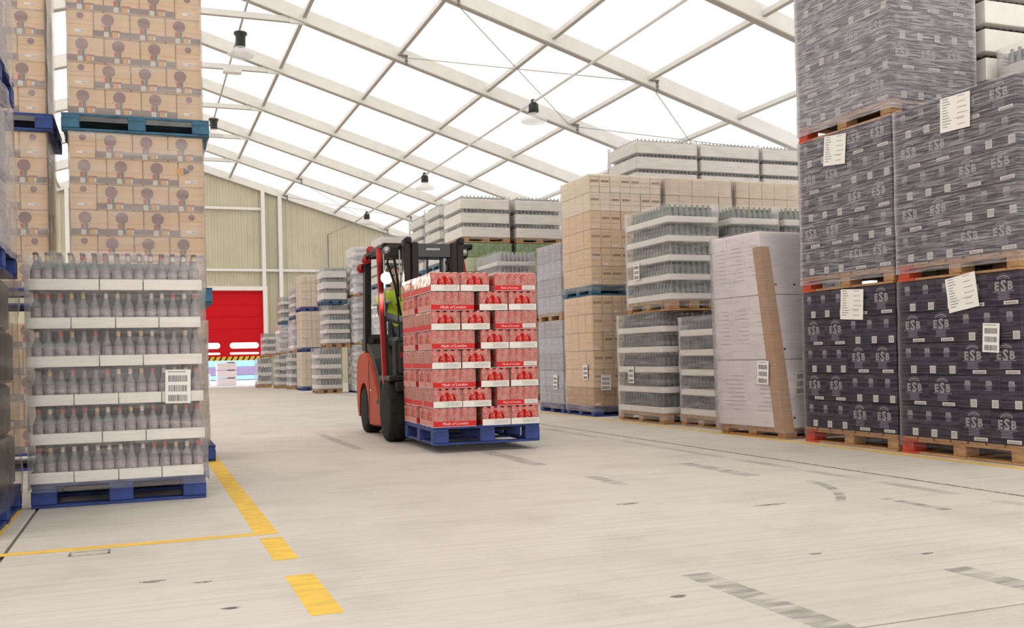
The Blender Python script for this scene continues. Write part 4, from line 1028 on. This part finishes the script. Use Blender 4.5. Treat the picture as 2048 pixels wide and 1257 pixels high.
def build_cans():
    t = thing('loaded_pallet', 'royal blue pallet carried by the forklift under the red cans', 'pallet', lw(0.5, 0.6, 0), -LA)
    pallet(t, 1.0, 1.2, 'blue', 0.162)
    rr = random.Random(8)
    for k in range(8):
        o = ORD[k] + ' layer of the red load'; j = lambda: rr.uniform(-0.003, 0.003)
        if k % 2 == 1:
            can_pack(0.134 + j(), 0.199, k, True, True, True, 'white-ended can tray at the front left corner, ' + o, False)
            can_pack(0.410 + j(), 0.199, k, True, True, False, 'white-ended can tray in the front middle, ' + o, False)
            can_pack(0.795 + j(), 0.134, k, False, True, False, 'long red can tray with lettering and barcode, front right, ' + o, False)
            for q, (yy, nm) in enumerate(((0.600, 'middle'), (1.0, 'rear'))): can_pack(0.134 + j(), yy, k, True, False, True, 'can tray on the left flank, ' + nm + ' place, ' + o, False)
        else:
            can_pack(0.200 + j(), 0.134, k, False, True, True, 'long red lettered can tray at the front left corner, ' + o, True)
            can_pack(0.585 + j(), 0.199, k, True, True, False, 'white-ended can tray in the front middle, ' + o, False)
            can_pack(0.863 + j(), 0.199, k, True, True, False, 'white-ended can tray at the front right, ' + o, False)
            for (yy, nm) in ((0.405, 'second'), (0.79, 'third'), (1.06, 'rear')): can_pack(0.200 + j(), yy, k, False, False, True, 'can tray end on the left flank, ' + nm + ' place, ' + o, True)
build_cans()

# ------------------------------------------------------------------ forklift (local -y drives towards the camera)
def build_forklift():
    t = thing('forklift_truck', 'orange and black counterbalance forklift carrying the red can load', 'forklift', (2.895, 9.965, 0), -LA)
    def P(name, b, par=t, fix=True): return ob(name, b.mesh(name, fix), par)
    # body shell
    arch = [(1.40 + 0.32 * math.cos(a), 0.27 + 0.32 * math.sin(a)) for a in [PI * (1.10 - 1.2 * k / 10) for k in range(11)]]
    prof = [(0.36, 0.13), (1.02, 0.10)] + arch + [(1.80, 0.16), (1.88, 0.30), (1.90, 0.62), (1.84, 0.84), (1.66, 0.93), (1.35, 0.95), (1.15, 0.92), (0.95, 0.82), (0.74, 0.66), (0.54, 0.48), (0.40, 0.36), (0.36, 0.30)]
    b = MB(); n = len(prof)
    for sx in (-1, 1): b.face([(sx * 0.50, y, z) for (y, z) in (prof if sx > 0 else prof[::-1])], 'orange_paint')
    cy, cz = 1.1, 0.5
    ins = [(y + (cy - y) * 0.05, z + (cz - z) * 0.06) for (y, z) in prof]
    for sx in (-1, 1):
        b.add([(sx * 0.50, y, z) for y, z in prof] + [(sx * 0.545, y, z) for y, z in ins], [(i, (i + 1) % n, n + (i + 1) % n, n + i) for i in range(n)], 'orange_paint')
        b.face([(sx * 0.545, y, z) for (y, z) in ins], 'orange_paint')
    for i in range(n):
        (ya, za), (yb, zb_) = prof[i], prof[(i + 1) % n]
        b.face([(-0.50, ya, za), (0.50, ya, za), (0.50, yb, zb_), (-0.50, yb, zb_)], 'orange_paint')
    body = P('body_shell', b)
    P('panel_seam', MB().box((-0.549, 1.02, 0.16), (-0.5455, 1.03, 0.84), 'black_metal'), body)
    lt = MB(); lt.rect(-0.04, 0.04, 0, 0.014, 'label'); o = P('maker_badge', lt, body, False); o.location = (-0.55, 0.93, 0.50); o.rotation_euler = (0, 0, -PI / 2)
    # cowl, deck, seat
    P('front_cowl', MB().cbox((-0.46, -0.02, 0.18), (0.46, 0.40, 0.62), 'black_metal', 0.03).cbox((-0.44, 0.0, 0.60), (0.44, 0.24, 1.08), 'black_metal', 0.04))
    b = MB(); pts = [(0.40, 0.36), (0.54, 0.50), (0.74, 0.68), (0.95, 0.84), (1.15, 0.94), (1.35, 0.97), (1.35, 1.05), (1.10, 1.02), (0.80, 0.86), (0.50, 0.62), (0.36, 0.50)]
    for sx in (-0.52, 0.52): b.face([(sx, y, z) for y, z in pts], 'black_metal')
    for i in range(len(pts)):
        (ya, za), (yb, zb_) = pts[i], pts[(i + 1) % len(pts)]; b.face([(-0.52, ya, za), (0.52, ya, za), (0.52, yb, zb_), (-0.52, yb, zb_)], 'black_metal')
    P('seat_deck', b)
    P('seat', MB().cbox((-0.30, 0.72, 0.98), (0.26, 1.18, 1.10), 'seat_black', 0.04).cbox((-0.28, 1.10, 1.06), (0.24, 1.24, 1.48), 'seat_black', 0.05))
    P('rear_hood', MB().cbox((-0.50, 1.22, 0.92), (0.50, 1.74, 1.14), 'black_metal', 0.05))
    # overhead guard
    def bar(p, q, wx, wy, m):
        b = MB(); p, q = Vector(p), Vector(q)
        b.add([(c.x + sx * wx, c.y + sy * wy, c.z) for c in (p, q) for sx, sy in ((-1, -1), (1, -1), (1, 1), (-1, 1))], [(3, 2, 1, 0), (4, 5, 6, 7), (0, 1, 5, 4), (1, 2, 6, 5), (2, 3, 7, 6), (3, 0, 4, 7)], m); return b
    for sx in (-1, 1):
        P('rear_pillar', bar((sx * 0.50, 1.36, 0.95), (sx * 0.47, 1.40, 2.06), 0.035, 0.075, 'black_metal'))
        P('front_pillar', bar((sx * 0.545, 0.10, 0.46), (-0.53 if sx < 0 else 0.38, 0.40, 2.04), 0.018, 0.032, 'red_paint'))
        P('pillar_lining', bar((sx * 0.515, 0.10, 0.46), (-0.50 if sx < 0 else 0.35, 0.40, 2.04), 0.012, 0.05, 'mast_grey'))
    rf = P('roof_frame', MB().cbox((-0.50, 0.30, 2.03), (-0.43, 1.46, 2.09), 'black_metal', 0.02).cbox((0.43, 0.30, 2.03), (0.50, 1.46, 2.09), 'black_metal', 0.02).cbox((-0.50, 0.30, 2.03), (0.50, 0.37, 2.09), 'black_metal', 0.02).cbox((-0.50, 1.39, 2.03), (0.50, 1.46, 2.09), 'black_metal', 0.02))
    for k in range(6): P('roof_bar', MB().cbox((-0.44, 0.48 + k * 0.155, 2.04), (0.44, 0.51 + k * 0.155, 2.08), 'black_metal', 0.005), rf)
    # rear lights
    for (x, y, z, r) in ((-0.53, 1.47, 1.92, 0.055), (-0.50, 1.30, 2.0, 0.05), (-0.47, 1.18, 2.10, 0.05)):
        P('tail_lamp', MB().lathe([(0, -0.03), (r, -0.03), (r, 0.01), (r * 0.7, 0.03), (0, 0.036)][::1], 'lens_red', 12, (x, y, z), 'y'))
    P('lamp_bracket', MB().tube([(-0.47, 1.44, 2.05), (-0.50, 1.44, 1.98), (-0.53, 1.44, 1.92)], 0.014, 'black_metal').tube([(-0.47, 1.2, 2.08), (-0.50, 1.28, 2.02)], 0.014, 'black_metal'))
    # mast
    mo = -0.055
    for sx in (-1, 1):
        P('mast_upright', MB().cbox((mo + sx * 0.28 - 0.037, -0.16, 0.09), (mo + sx * 0.28 + 0.037, -0.03, 2.08), 'mast_grey', 0.008).cbox((mo + sx * 0.28 - 0.02, -0.18, 2.03), (mo + sx * 0.28 + 0.045, -0.02, 2.10), 'black_metal', 0.02))
        P('inner_upright', MB().cbox((mo + sx * 0.205 - 0.033, -0.19, 0.12), (mo + sx * 0.205 + 0.033, -0.08, 2.045), 'mast_grey', 0.008))
    cb = P('mast_crossbar', MB().cbox((mo - 0.18, -0.17, 1.885), (mo + 0.18, -0.11, 2.03), 'black_gloss', 0.01))
    b = MB()
    for k in range(7): b.face([(mo - 0.085 + k * 0.021, -0.1715, 1.965), (mo - 0.073 + k * 0.021, -0.1715, 1.965), (mo - 0.068 + k * 0.021, -0.1715, 1.985), (mo - 0.080 + k * 0.021, -0.1715, 1.985)], 'label')
    P('maker_lettering', b, cb, False)
    P('mast_crossbar', MB().cbox((mo - 0.24, -0.10, 1.60), (mo + 0.24, -0.05, 1.70), 'black_gloss', 0.01)); P('mast_crossbar', MB().cbox((mo - 0.24, -0.10, 0.35), (mo + 0.24, -0.05, 0.50), 'black_gloss', 0.01))
    for sx in (-1, 1): P('lift_cylinder', MB().lathe([(0.03, 0.15), (0.03, 1.1), (0.018, 1.1), (0.018, 1.9)], 'steel', 10, (mo + sx * 0.15, -0.02, 0)))
    for sx in (-0.07, 0.07): P('lift_chain', MB().box((mo + sx - 0.01, -0.145, 0.4), (mo + sx + 0.01, -0.135, 1.93), 'black_metal'))
    P('hose', MB().tube([(mo + 0.15, -0.06, 1.86), (mo + 0.17, -0.10, 1.78), (mo + 0.10, -0.12, 1.70), (mo - 0.05, -0.12, 1.62)], 0.012, 'rubber'))
    P('hose', MB().tube([(mo - 0.30, 0.02, 2.02), (mo - 0.42, 0.08, 1.98), (mo - 0.44, 0.10, 1.85), (mo - 0.37, 0.05, 1.6), (mo - 0.33, 0.0, 1.3)], 0.014, 'rubber')); P('hose', MB().tube([(mo - 0.30, 0.03, 1.99), (mo - 0.37, 0.08, 1.93), (mo - 0.36, 0.08, 1.8), (mo - 0.33, 0.03, 1.5)], 0.014, 'rubber'))
    P('tilt_arm', MB().cbox((mo - 0.47, 0.02, 1.90), (mo - 0.30, 0.30, 2.04), 'black_metal', 0.04)); P('tilt_arm', MB().cbox((mo + 0.32, 0.02, 1.90), (mo + 0.42, 0.30, 2.02), 'black_metal', 0.03))
    P('grab_rod', MB().tube([(mo - 0.335, -0.02, 1.98), (mo - 0.335, -0.02, 1.45)], 0.008, 'steel')); P('grab_rod', MB().tube([(mo - 0.47, 0.12, 1.95), (mo - 0.47, 0.12, 1.3)], 0.009, 'steel'))
    P('mirror', MB().lathe([(0, -0.004), (0.035, -0.004), (0.035, 0.008), (0, 0.014)], 'steel', 14, (mo - 0.46, 0.0, 1.98), 'y'))
    P('guide_roller', MB().lathe([(0, -0.03), (0.03, -0.03), (0.03, 0.03), (0, 0.03)], 'steel', 12, (mo + 0.335, -0.09, 1.95), 'x'))
    # carriage and forks
    P('carriage', MB().cbox((mo - 0.45, -0.315, 0.20), (mo + 0.55, -0.20, 0.30), 'black_metal', 0.01).cbox((mo - 0.45, -0.315, 0.52), (mo + 0.55, -0.20, 0.62), 'black_metal', 0.01).cbox((mo - 0.30, -0.21, 0.20), (mo - 0.22, -0.17, 0.62), 'black_metal', 0.01).cbox((mo + 0.22, -0.21, 0.20), (mo + 0.30, -0.17, 0.62), 'black_metal', 0.01))
    for sx in (-0.20, 0.29):
        b = MB().cbox((sx - 0.05, -0.325, 0.150), (sx + 0.05, -0.285, 0.60), 'black_metal', 0.006)
        b.add([(sx - 0.05, -1.35, 0.172), (sx + 0.05, -1.35, 0.172), (sx + 0.05, -0.24, 0.150), (sx - 0.05, -0.24, 0.150), (sx - 0.05, -1.35, 0.190), (sx + 0.05, -1.35, 0.190), (sx + 0.05, -0.24, 0.190), (sx - 0.05, -0.24, 0.190)],
              [(3, 2, 1, 0), (4, 5, 6, 7), (0, 1, 5, 4), (1, 2, 6, 5), (2, 3, 7, 6), (3, 0, 4, 7)], 'black_metal')
        P('fork', b)
    # wheels
    def wheel(x, y, r, w_):
        wmesh = MB().lathe([(r * 0.62, -w_ / 2), (r * 0.93, -w_ / 2), (r, -w_ / 2 + 0.03), (r, w_ / 2 - 0.03), (r * 0.93, w_ / 2), (r * 0.62, w_ / 2)], 'rubber', 26, (0, 0, 0), 'x')
        o = P('tyre', wmesh); o.location = (x, y, r)
        h = ob('wheel_hub', MB().lathe([(0, -w_ / 2 + 0.05), (r * 0.35, -w_ / 2 + 0.05), (r * 0.40, -w_ / 2 + 0.02), (r * 0.62, -w_ / 2 + 0.005), (r * 0.62, w_ / 2 - 0.005), (r * 0.4, w_ / 2 - 0.02), (0, w_ / 2 - 0.05)], 'red_paint', 20, (0, 0, 0), 'x').mesh('wheel_hub'), o)
    for sx in (-1, 1): wheel(sx * 0.47, 0.0, 0.315, 0.20); wheel(sx * 0.45, 1.40, 0.265, 0.18)
    P('mudguard', MB().cbox((-0.56, -0.20, 0.62), (-0.38, 0.34, 0.68), 'black_metal', 0.02).cbox((-0.555, 0.32, 0.28), (-0.38, 0.40, 0.66), 'black_metal', 0.02)); P('mudguard', MB().cbox((0.38, -0.20, 0.62), (0.56, 0.34, 0.68), 'black_metal', 0.02).cbox((0.38, 0.32, 0.28), (0.555, 0.40, 0.66), 'black_metal', 0.02))
    P('side_step', MB().cbox((-0.55, 0.36, 0.36), (-0.30, 0.60, 0.42), 'black_metal', 0.01)); P('side_tank', MB().cbox((-0.42, -0.12, 0.68), (-0.30, 0.06, 1.02), 'mast_grey', 0.03).cbox((-0.42, -0.13, 0.86), (-0.26, -0.11, 0.92), 'red_paint', 0.004))
    # steering
    st = P('steering_column', MB().tube([(-0.02, 0.22, 1.02), (-0.02, 0.40, 1.22)], 0.025, 'black_metal', 8))
    ring = []
    for k in range(21):
        a = 2 * PI * k / 20; ring.append((-0.02 + 0.15 * math.cos(a), 0.40 + 0.15 * math.sin(a) * 0.75, 1.22 + 0.15 * math.sin(a) * 0.66 * -1 + 0.0))
    P('steering_wheel', MB().tube(ring, 0.013, 'black_metal', 6).tube([(-0.17, 0.40, 1.22), (0.13, 0.40, 1.22)], 0.011, 'black_metal', 6), st)
    P('control_lever', MB().tube([(-0.36, 0.18, 1.06), (-0.37, 0.22, 1.42)], 0.008, 'black_metal', 6).lathe([(0, 0), (0.02, 0.01), (0.02, 0.03), (0, 0.04)], 'black_metal', 10, (-0.37, 0.22, 1.41)))
    # work lamp, lit
    lx, ly, lz = -0.50, 0.12, 1.70
    wl = P('work_lamp', MB().lathe([(0, 0.10), (0.03, 0.09), (0.065, 0.02), (0.068, 0.0), (0.058, 0.0), (0.05, 0.015), (0, 0.02)], 'black_metal', 18, (lx, ly, lz), 'y').tube([(lx, ly + 0.05, lz), (-0.505, 0.33, lz)], 0.012, 'black_metal'))
    P('lamp_lens', MB().lathe([(0, -0.014), (0.03, -0.012), (0.055, 0.0), (0, 0.004)], 'lamp_on', 18, (lx, ly, lz), 'y'), wl)
    sp = bpy.data.lights.new('work_lamp_light', 'SPOT'); sp.energy = 120; sp.spot_size = math.radians(120); sp.spot_blend = 0.6; sp.color = (1, 0.88, 0.70); sp.shadow_soft_size = 0.05
    so_ = bpy.data.objects.new('work_lamp_light', sp); COL.objects.link(so_); so_.parent = wl; so_.location = (lx, ly - 0.03, lz); so_.rotation_euler = (math.radians(82), 0, 0)
    return t
TRUCK = build_forklift()

# ------------------------------------------------------------------ driver
def skin_mesh(name, pts, edges, root, m, parent, sub=2):
    me = bpy.data.meshes.new(name); me.from_pydata([p[0] for p in pts], edges, []); me.materials.append(M[m])
    o = ob(name, me, parent); o.modifiers.new('skin', 'SKIN').use_smooth_shade = True
    o.modifiers.new('sub', 'SUBSURF').levels = sub; o.modifiers['sub'].render_levels = sub
    for i, (p, r) in enumerate(pts): me.skin_vertices[0].data[i].radius = (r, r) if not isinstance(r, tuple) else r
    me.skin_vertices[0].data[root].use_root = True
    return o
def build_driver():
    w0 = TRUCK.location; t = thing('person', 'driver in a yellow high-visibility vest seated in the forklift, leaning sideways', 'person', w0, -LA)
    hip, belly, chest, neck, head0, head1 = (-0.06, 1.00, 1.19), (-0.12, 0.97, 1.30), (-0.20, 0.92, 1.47), (-0.26, 0.88, 1.62), (-0.27, 0.86, 1.68), (-0.28, 0.84, 1.80)
    lsh, lel, lwr, lhd = (-0.40, 0.86, 1.53), (-0.45, 0.66, 1.33), (-0.24, 0.45, 1.25), (-0.18, 0.41, 1.245)
    rsh, rel, rwr, rhd = (-0.02, 0.90, 1.54), (0.10, 0.68, 1.32), (0.10, 0.46, 1.25), (0.12, 0.42, 1.245)
    lhp, lkn, lan, lto = (-0.16, 0.98, 1.17), (-0.20, 0.58, 1.10), (-0.20, 0.50, 0.72), (-0.20, 0.44, 0.70)
    rhp, rkn, ran, rto = (0.05, 0.98, 1.17), (0.10, 0.58, 1.10), (0.10, 0.50, 0.72), (0.10, 0.44, 0.70)
    V = [(hip, 0.13), (belly, 0.125), (chest, (0.15, 0.12)), (neck, 0.055), (head0, 0.07), (lsh, 0.06), (lel, 0.043), (lwr, 0.03), (rsh, 0.06), (rel, 0.043), (rwr, 0.03), (lhp, 0.09), (lkn, 0.06), (lan, 0.042), (rhp, 0.09), (rkn, 0.06), (ran, 0.042)]
    E_ = [(0, 1), (1, 2), (2, 3), (3, 4), (2, 5), (5, 6), (6, 7), (2, 8), (8, 9), (9, 10), (0, 11), (11, 12), (12, 13), (0, 14), (14, 15), (15, 16)]
    skin_mesh('body', V, E_, 0, 'skin', t)
    # head with face
    bm = bmesh.new(); bmesh.ops.create_uvsphere(bm, u_segments=18, v_segments=14, radius=1.0)
    for v in bm.verts:
        x, y, z = v.co; w_ = 0.076 * (1 - 0.18 * max(0, -z)); v.co = (x * w_, y * 0.095 - (0.01 if y < 0 and z < 0 else 0), z * 0.118)
        if y < -0.85 and abs(x) < 0.25 and -0.35 < z < 0.15: v.co.y -= 0.022
    me = bpy.data.meshes.new('head'); bm.to_mesh(me); bm.free(); me.materials.append(M['skin'])
    for p in me.polygons: p.use_smooth = True
    h = ob('head', me, t, (-0.275, 0.845, 1.775), rot=(0, -0.1, 0.15))
    ob('hair', MB().lathe([(0.083, 0.0), (0.082, 0.05), (0.068, 0.09), (0.035, 0.12), (0, 0.126)], 'hair', 16, (0, 0.012, 0.01)).mesh('hair'), h)
    for sx in (-1, 1):
        ob('ear', MB().lathe([(0, -0.012), (0.022, -0.006), (0.024, 0.004), (0, 0.01)], 'skin', 10, (sx * 0.078, 0.01, -0.005), 'x').mesh('ear'), h)
        ob('eye', MB().lathe([(0, -0.008), (0.012, -0.003), (0.012, 0.003), (0, 0.004)], 'eye', 10, (sx * 0.03, -0.086, 0.012), 'y').mesh('eye'), h)
    ob('mouth', MB().cbox((-0.022, -0.102, -0.066), (0.022, -0.088, -0.058), 'print_red', 0.003).mesh('mouth'), h)
    # hands with fingers on the wheel
    for sx, wr, hd in ((-1, lwr, lhd), (1, rwr, rhd)):
        b = MB(); a, c = Vector(wr), Vector(hd); d = (c - a).normalized()
        b.tube([a - d * 0.02, a + d * 0.03, c], [0.026, 0.034, 0.03], 'skin', 8)
        for q in range(4):
            p = c + Vector((0.0, 0.0, 0.0)) + Vector((-sx * 0.006, -0.012, 0.027 - 0.018 * q))
            b.tube([p - d * 0.02, p + d * (0.025 + 0.004 * (q in (1, 2))), p + d * 0.035 + Vector((0, 0.012, -0.018)), p + d * 0.018 + Vector((0, 0.02, -0.028))], [0.009, 0.009, 0.008, 0.007], 'skin', 6)
        b.tube([c - d * 0.03 + Vector((-sx * 0.02, 0, 0.02)), c + Vector((-sx * 0.035, 0, 0.03)), c + d * 0.02 + Vector((-sx * 0.03, 0.01, 0.015))], [0.011, 0.010, 0.008], 'skin', 6)
        ob('hand', b.mesh('hand'), t)
    skin_mesh('jacket', [(hip, 0.14), (belly, 0.14), (chest, (0.165, 0.135)), (lsh, 0.075), (lel, 0.056), (lwr, 0.042), (rsh, 0.075), (rel, 0.056), (rwr, 0.042)], [(0, 1), (1, 2), (2, 3), (3, 4), (4, 5), (2, 6), (6, 7), (7, 8)], 0, 'navy_cloth', t)
    skin_mesh('trousers', [(hip, 0.15), (lhp, 0.105), (lkn, 0.075), (lan, 0.055), (rhp, 0.105), (rkn, 0.075), (ran, 0.055)], [(0, 1), (1, 2), (2, 3), (0, 4), (4, 5), (5, 6)], 0, 'navy_cloth', t)
    for a, c in ((lan, lto), (ran, rto)):
        ob('boot', MB().cbox((a[0] - 0.05, c[1] - 0.16, c[2] - 0.05), (a[0] + 0.05, a[1] + 0.07, c[2] + 0.04), 'black_metal', 0.03).mesh('boot'), t)
    lc, rc = (-0.41, 0.84, 1.54), (-0.01, 0.88, 1.55)
    vest = skin_mesh('vest', [(hip, 0.155), (belly, 0.158), (chest, (0.185, 0.155)), (lc, 0.092), (rc, 0.092), (neck, 0.075), ((-0.44, 0.76, 1.44), 0.080)], [(0, 1), (1, 2), (2, 3), (2, 4), (2, 5), (3, 6)], 0, 'hivis', t)
    ring = [(-0.13 + 0.185 * math.cos(a), 0.965 + 0.172 * math.sin(a), 1.31 + 0.03 * math.cos(a)) for a in [2 * PI * k / 16 for k in range(17)]]
    ob('reflective_band', MB().tube(ring, 0.020, 'hivis_band', 6).mesh('reflective_band'), vest)
    ring = [(-0.425 + 0.10 * math.cos(a), 0.80 + 0.085 * math.sin(a), 1.475 + 0.02 * math.cos(a)) for a in [2 * PI * k / 14 for k in range(15)]]
    ob('reflective_band', MB().tube(ring, 0.018, 'hivis_band', 6).mesh('reflective_band'), vest)
build_driver()

# ------------------------------------------------------------------ lamps and conduit
def build_lamps():
    ceil = bpy.data.objects['ceiling']
    ob('conduit', MB().tube([(7.55, YN, 6.03), (7.55, YE - 0.12, 6.03)], 0.028, 'alu', 8).mesh('conduit'), ceil)
    ob('conduit', MB().tube([(7.55, YE - 0.12, 6.03), (6.55, YE - 0.10, 5.55), (6.55, YE - 0.10, 1.0)], 0.02, 'cable', 6).mesh('conduit'), ceil)
    ob('conduit', MB().tube([(1.96, YN, 7.60), (1.96, YE, 7.60)], 0.022, 'cable', 8).mesh('conduit'), ceil)
    ob('conduit_bracket', MB().cbox((1.80, RAF[9] - 0.12, 7.36), (2.2, RAF[9] + 0.1, 7.43), 'alu', 0.01).mesh('conduit_bracket'), ceil)
    hs = MB().lathe([(0.0, 0.36), (0.05, 0.36), (0.055, 0.33), (0.04, 0.31), (0.10, 0.26), (0.105, 0.10), (0.09, 0.09), (0, 0.09)], 'lamp_black', 18).mesh('lamp_housing')
    fl = MB().lathe([(0.0, 0.37), (0.13, 0.37), (0.135, 0.33), (0.10, 0.29), (0.095, 0.12), (0.10, 0.09), (0, 0.09)], 'lamp_black', 18).mesh('lamp_housing')
    bell = MB().lathe([(0.075, 0.10), (0.10, 0.07), (0.17, 0.01), (0.255, -0.035), (0.27, -0.08), (0.25, -0.11), (0.0, -0.13)], 'lamp_bell', 24).mesh('lamp_bell')
    for (x, y, z, top, h, lab) in ((7.55, 18.6, 5.72, 6.03, hs, 'clear-bell high bay lamp with black top, nearest on the right conduit'), (7.55, 26.9, 5.74, 6.03, hs, 'clear-bell high bay lamp, second along the right conduit'), (7.55, 34.6, 5.76, 6.03, hs, 'small distant high bay lamp by the far gable, on the right conduit'),
                                (1.96, 20.4, 7.12, 7.60, fl, 'large black-topped high bay lamp under the ridge at upper left'), (1.96, 28.4, 7.25, 7.60, fl, 'high bay lamp under the ridge, peeping past the brown boxes')):
        t = thing('high_bay_lamp', lab, 'lamp', (x, y, z), 0, 'high bay lamps')
        ob('lamp_housing', h, t); ob('lamp_bell', bell, t)
        ob('hanger', MB().tube([(0, 0, 0.35), (0, 0, top - z)], 0.012, 'cable', 6).mesh('hanger'), t)
build_lamps()
